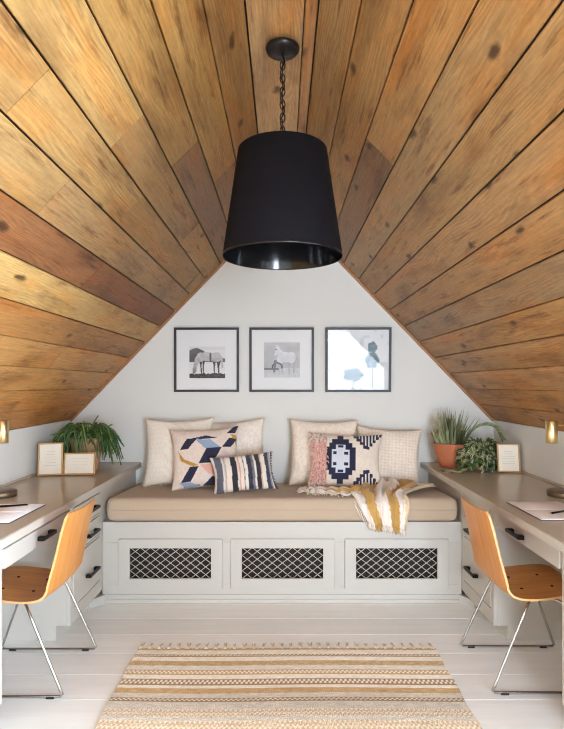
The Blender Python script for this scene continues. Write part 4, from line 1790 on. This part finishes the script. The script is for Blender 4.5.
notebook(-1, 1.166, 1.43, 2.35, 2.72, 'open blank notebook with cream pages on the worktop with the trailing cactus')
notebook(1, 1.131, 1.392, 2.40, 2.775, 'open blank notebook with white pages on the worktop with terracotta plants')


def pen(p0, p1, label, tip=True):
    t = thing('pen', label, 'pen', (p0[0], p0[1], p0[2]))
    a, b = Vector(p0), Vector(p1)
    m = MB()
    m.tube([a.lerp(b, .10), a.lerp(b, .13), b], [.0035, .0045, .0045], n=10)
    m.build('barrel', M['black'], t)
    m = MB()
    m.tube([a, a.lerp(b, .101)], [.0008, .0035], n=8)
    m.build('tip', M['brass'], t)


zp = z0 + .0145
pen((-1.215, 2.665, zp), (-1.36, 2.615, zp), 'black pen lying on the open notebook with cream pages')
pen((1.20, 2.475, zp), (1.335, 2.545, zp), 'dark pen with brass tip lying on the open notebook with white pages')

for o in list(scene.objects):
    if o.parent is None and 'label' in o:
        st = o.name.split('.')[0]
        g_ = {'desk_chair': 'plywood desk chairs', 'picture_frame': 'framed pictures on the back wall', 'drawer_cabinet': 'drawer cabinets under the desks', 'desk_worktop': 'desk worktops',
              'kneehole_drawer': 'kneehole drawers', 'tabletop_frame': 'small gilt frames on the desks', 'desk_lamp': 'brass desk lamps', 'notebook': 'open notebooks', 'pen': 'pens on the notebooks'}.get(st)
        if g_:
            o['group'] = g_

# ------------------------------------------------------------------ light: daylight through the windows and the added skylight
w = bpy.data.worlds.new('sky')
scene.world = w
w.use_nodes = True
bg = w.node_tree.nodes['Background']
bg.inputs[0].default_value = (0.81, 0.92, 1.08, 1)
bg.inputs[1].default_value = 17.0


def portal(loc, rot, sx, sy):
    l = bpy.data.lights.new('window_daylight', 'AREA')
    l.shape = 'RECTANGLE'
    l.size, l.size_y = sx, sy
    l.cycles.is_portal = True
    o = bpy.data.objects.new('window_daylight', l)
    COL.objects.link(o)
    o.location = loc
    o.rotation_euler = rot


portal((0.98, YR - 0.11, 1.25), (R_(90), 0, 0), 1.2, 1.7)      # faces +y
portal(slope_pt(SL * 10.5 / 13, -0.5, 0.06), (0, -SA, 0), SL * 3 / 13, 0.9)  # sky portal for the added skylight
portal((DX + 0.11, (DY0 + DY1) / 2, 1.22), (R_(90), 0, R_(90)), 2.0, 1.7)   # faces -x

# ------------------------------------------------------------------ camera
cam = bpy.data.cameras.new('camera')
co = bpy.data.objects.new('camera', cam)
COL.objects.link(co)
co.location = (0, 0, CH)
co.rotation_euler = (R_(90), 0, 0)
cam.sensor_fit = 'HORIZONTAL'
cam.sensor_width = 36
cam.lens = 36 * F / 564.0
cam.shift_x = -(CX - 282.0) / 564.0
cam.shift_y = (CY - 364.5) / 564.0
cam.clip_start = 0.02
scene.camera = co

scene.view_settings.view_transform = 'Standard'
scene.view_settings.look = 'None'
scene.view_settings.exposure = 1.27
scene.view_settings.gamma = 1.0
scene.view_settings.use_curve_mapping = False
scene.cycles.use_denoising = True
scene.cycles.filter_width = 1.1
scene.cycles.max_bounces = 14
scene.cycles.diffuse_bounces = 8
scene.cycles.caustics_reflective = False
scene.cycles.caustics_refractive = False
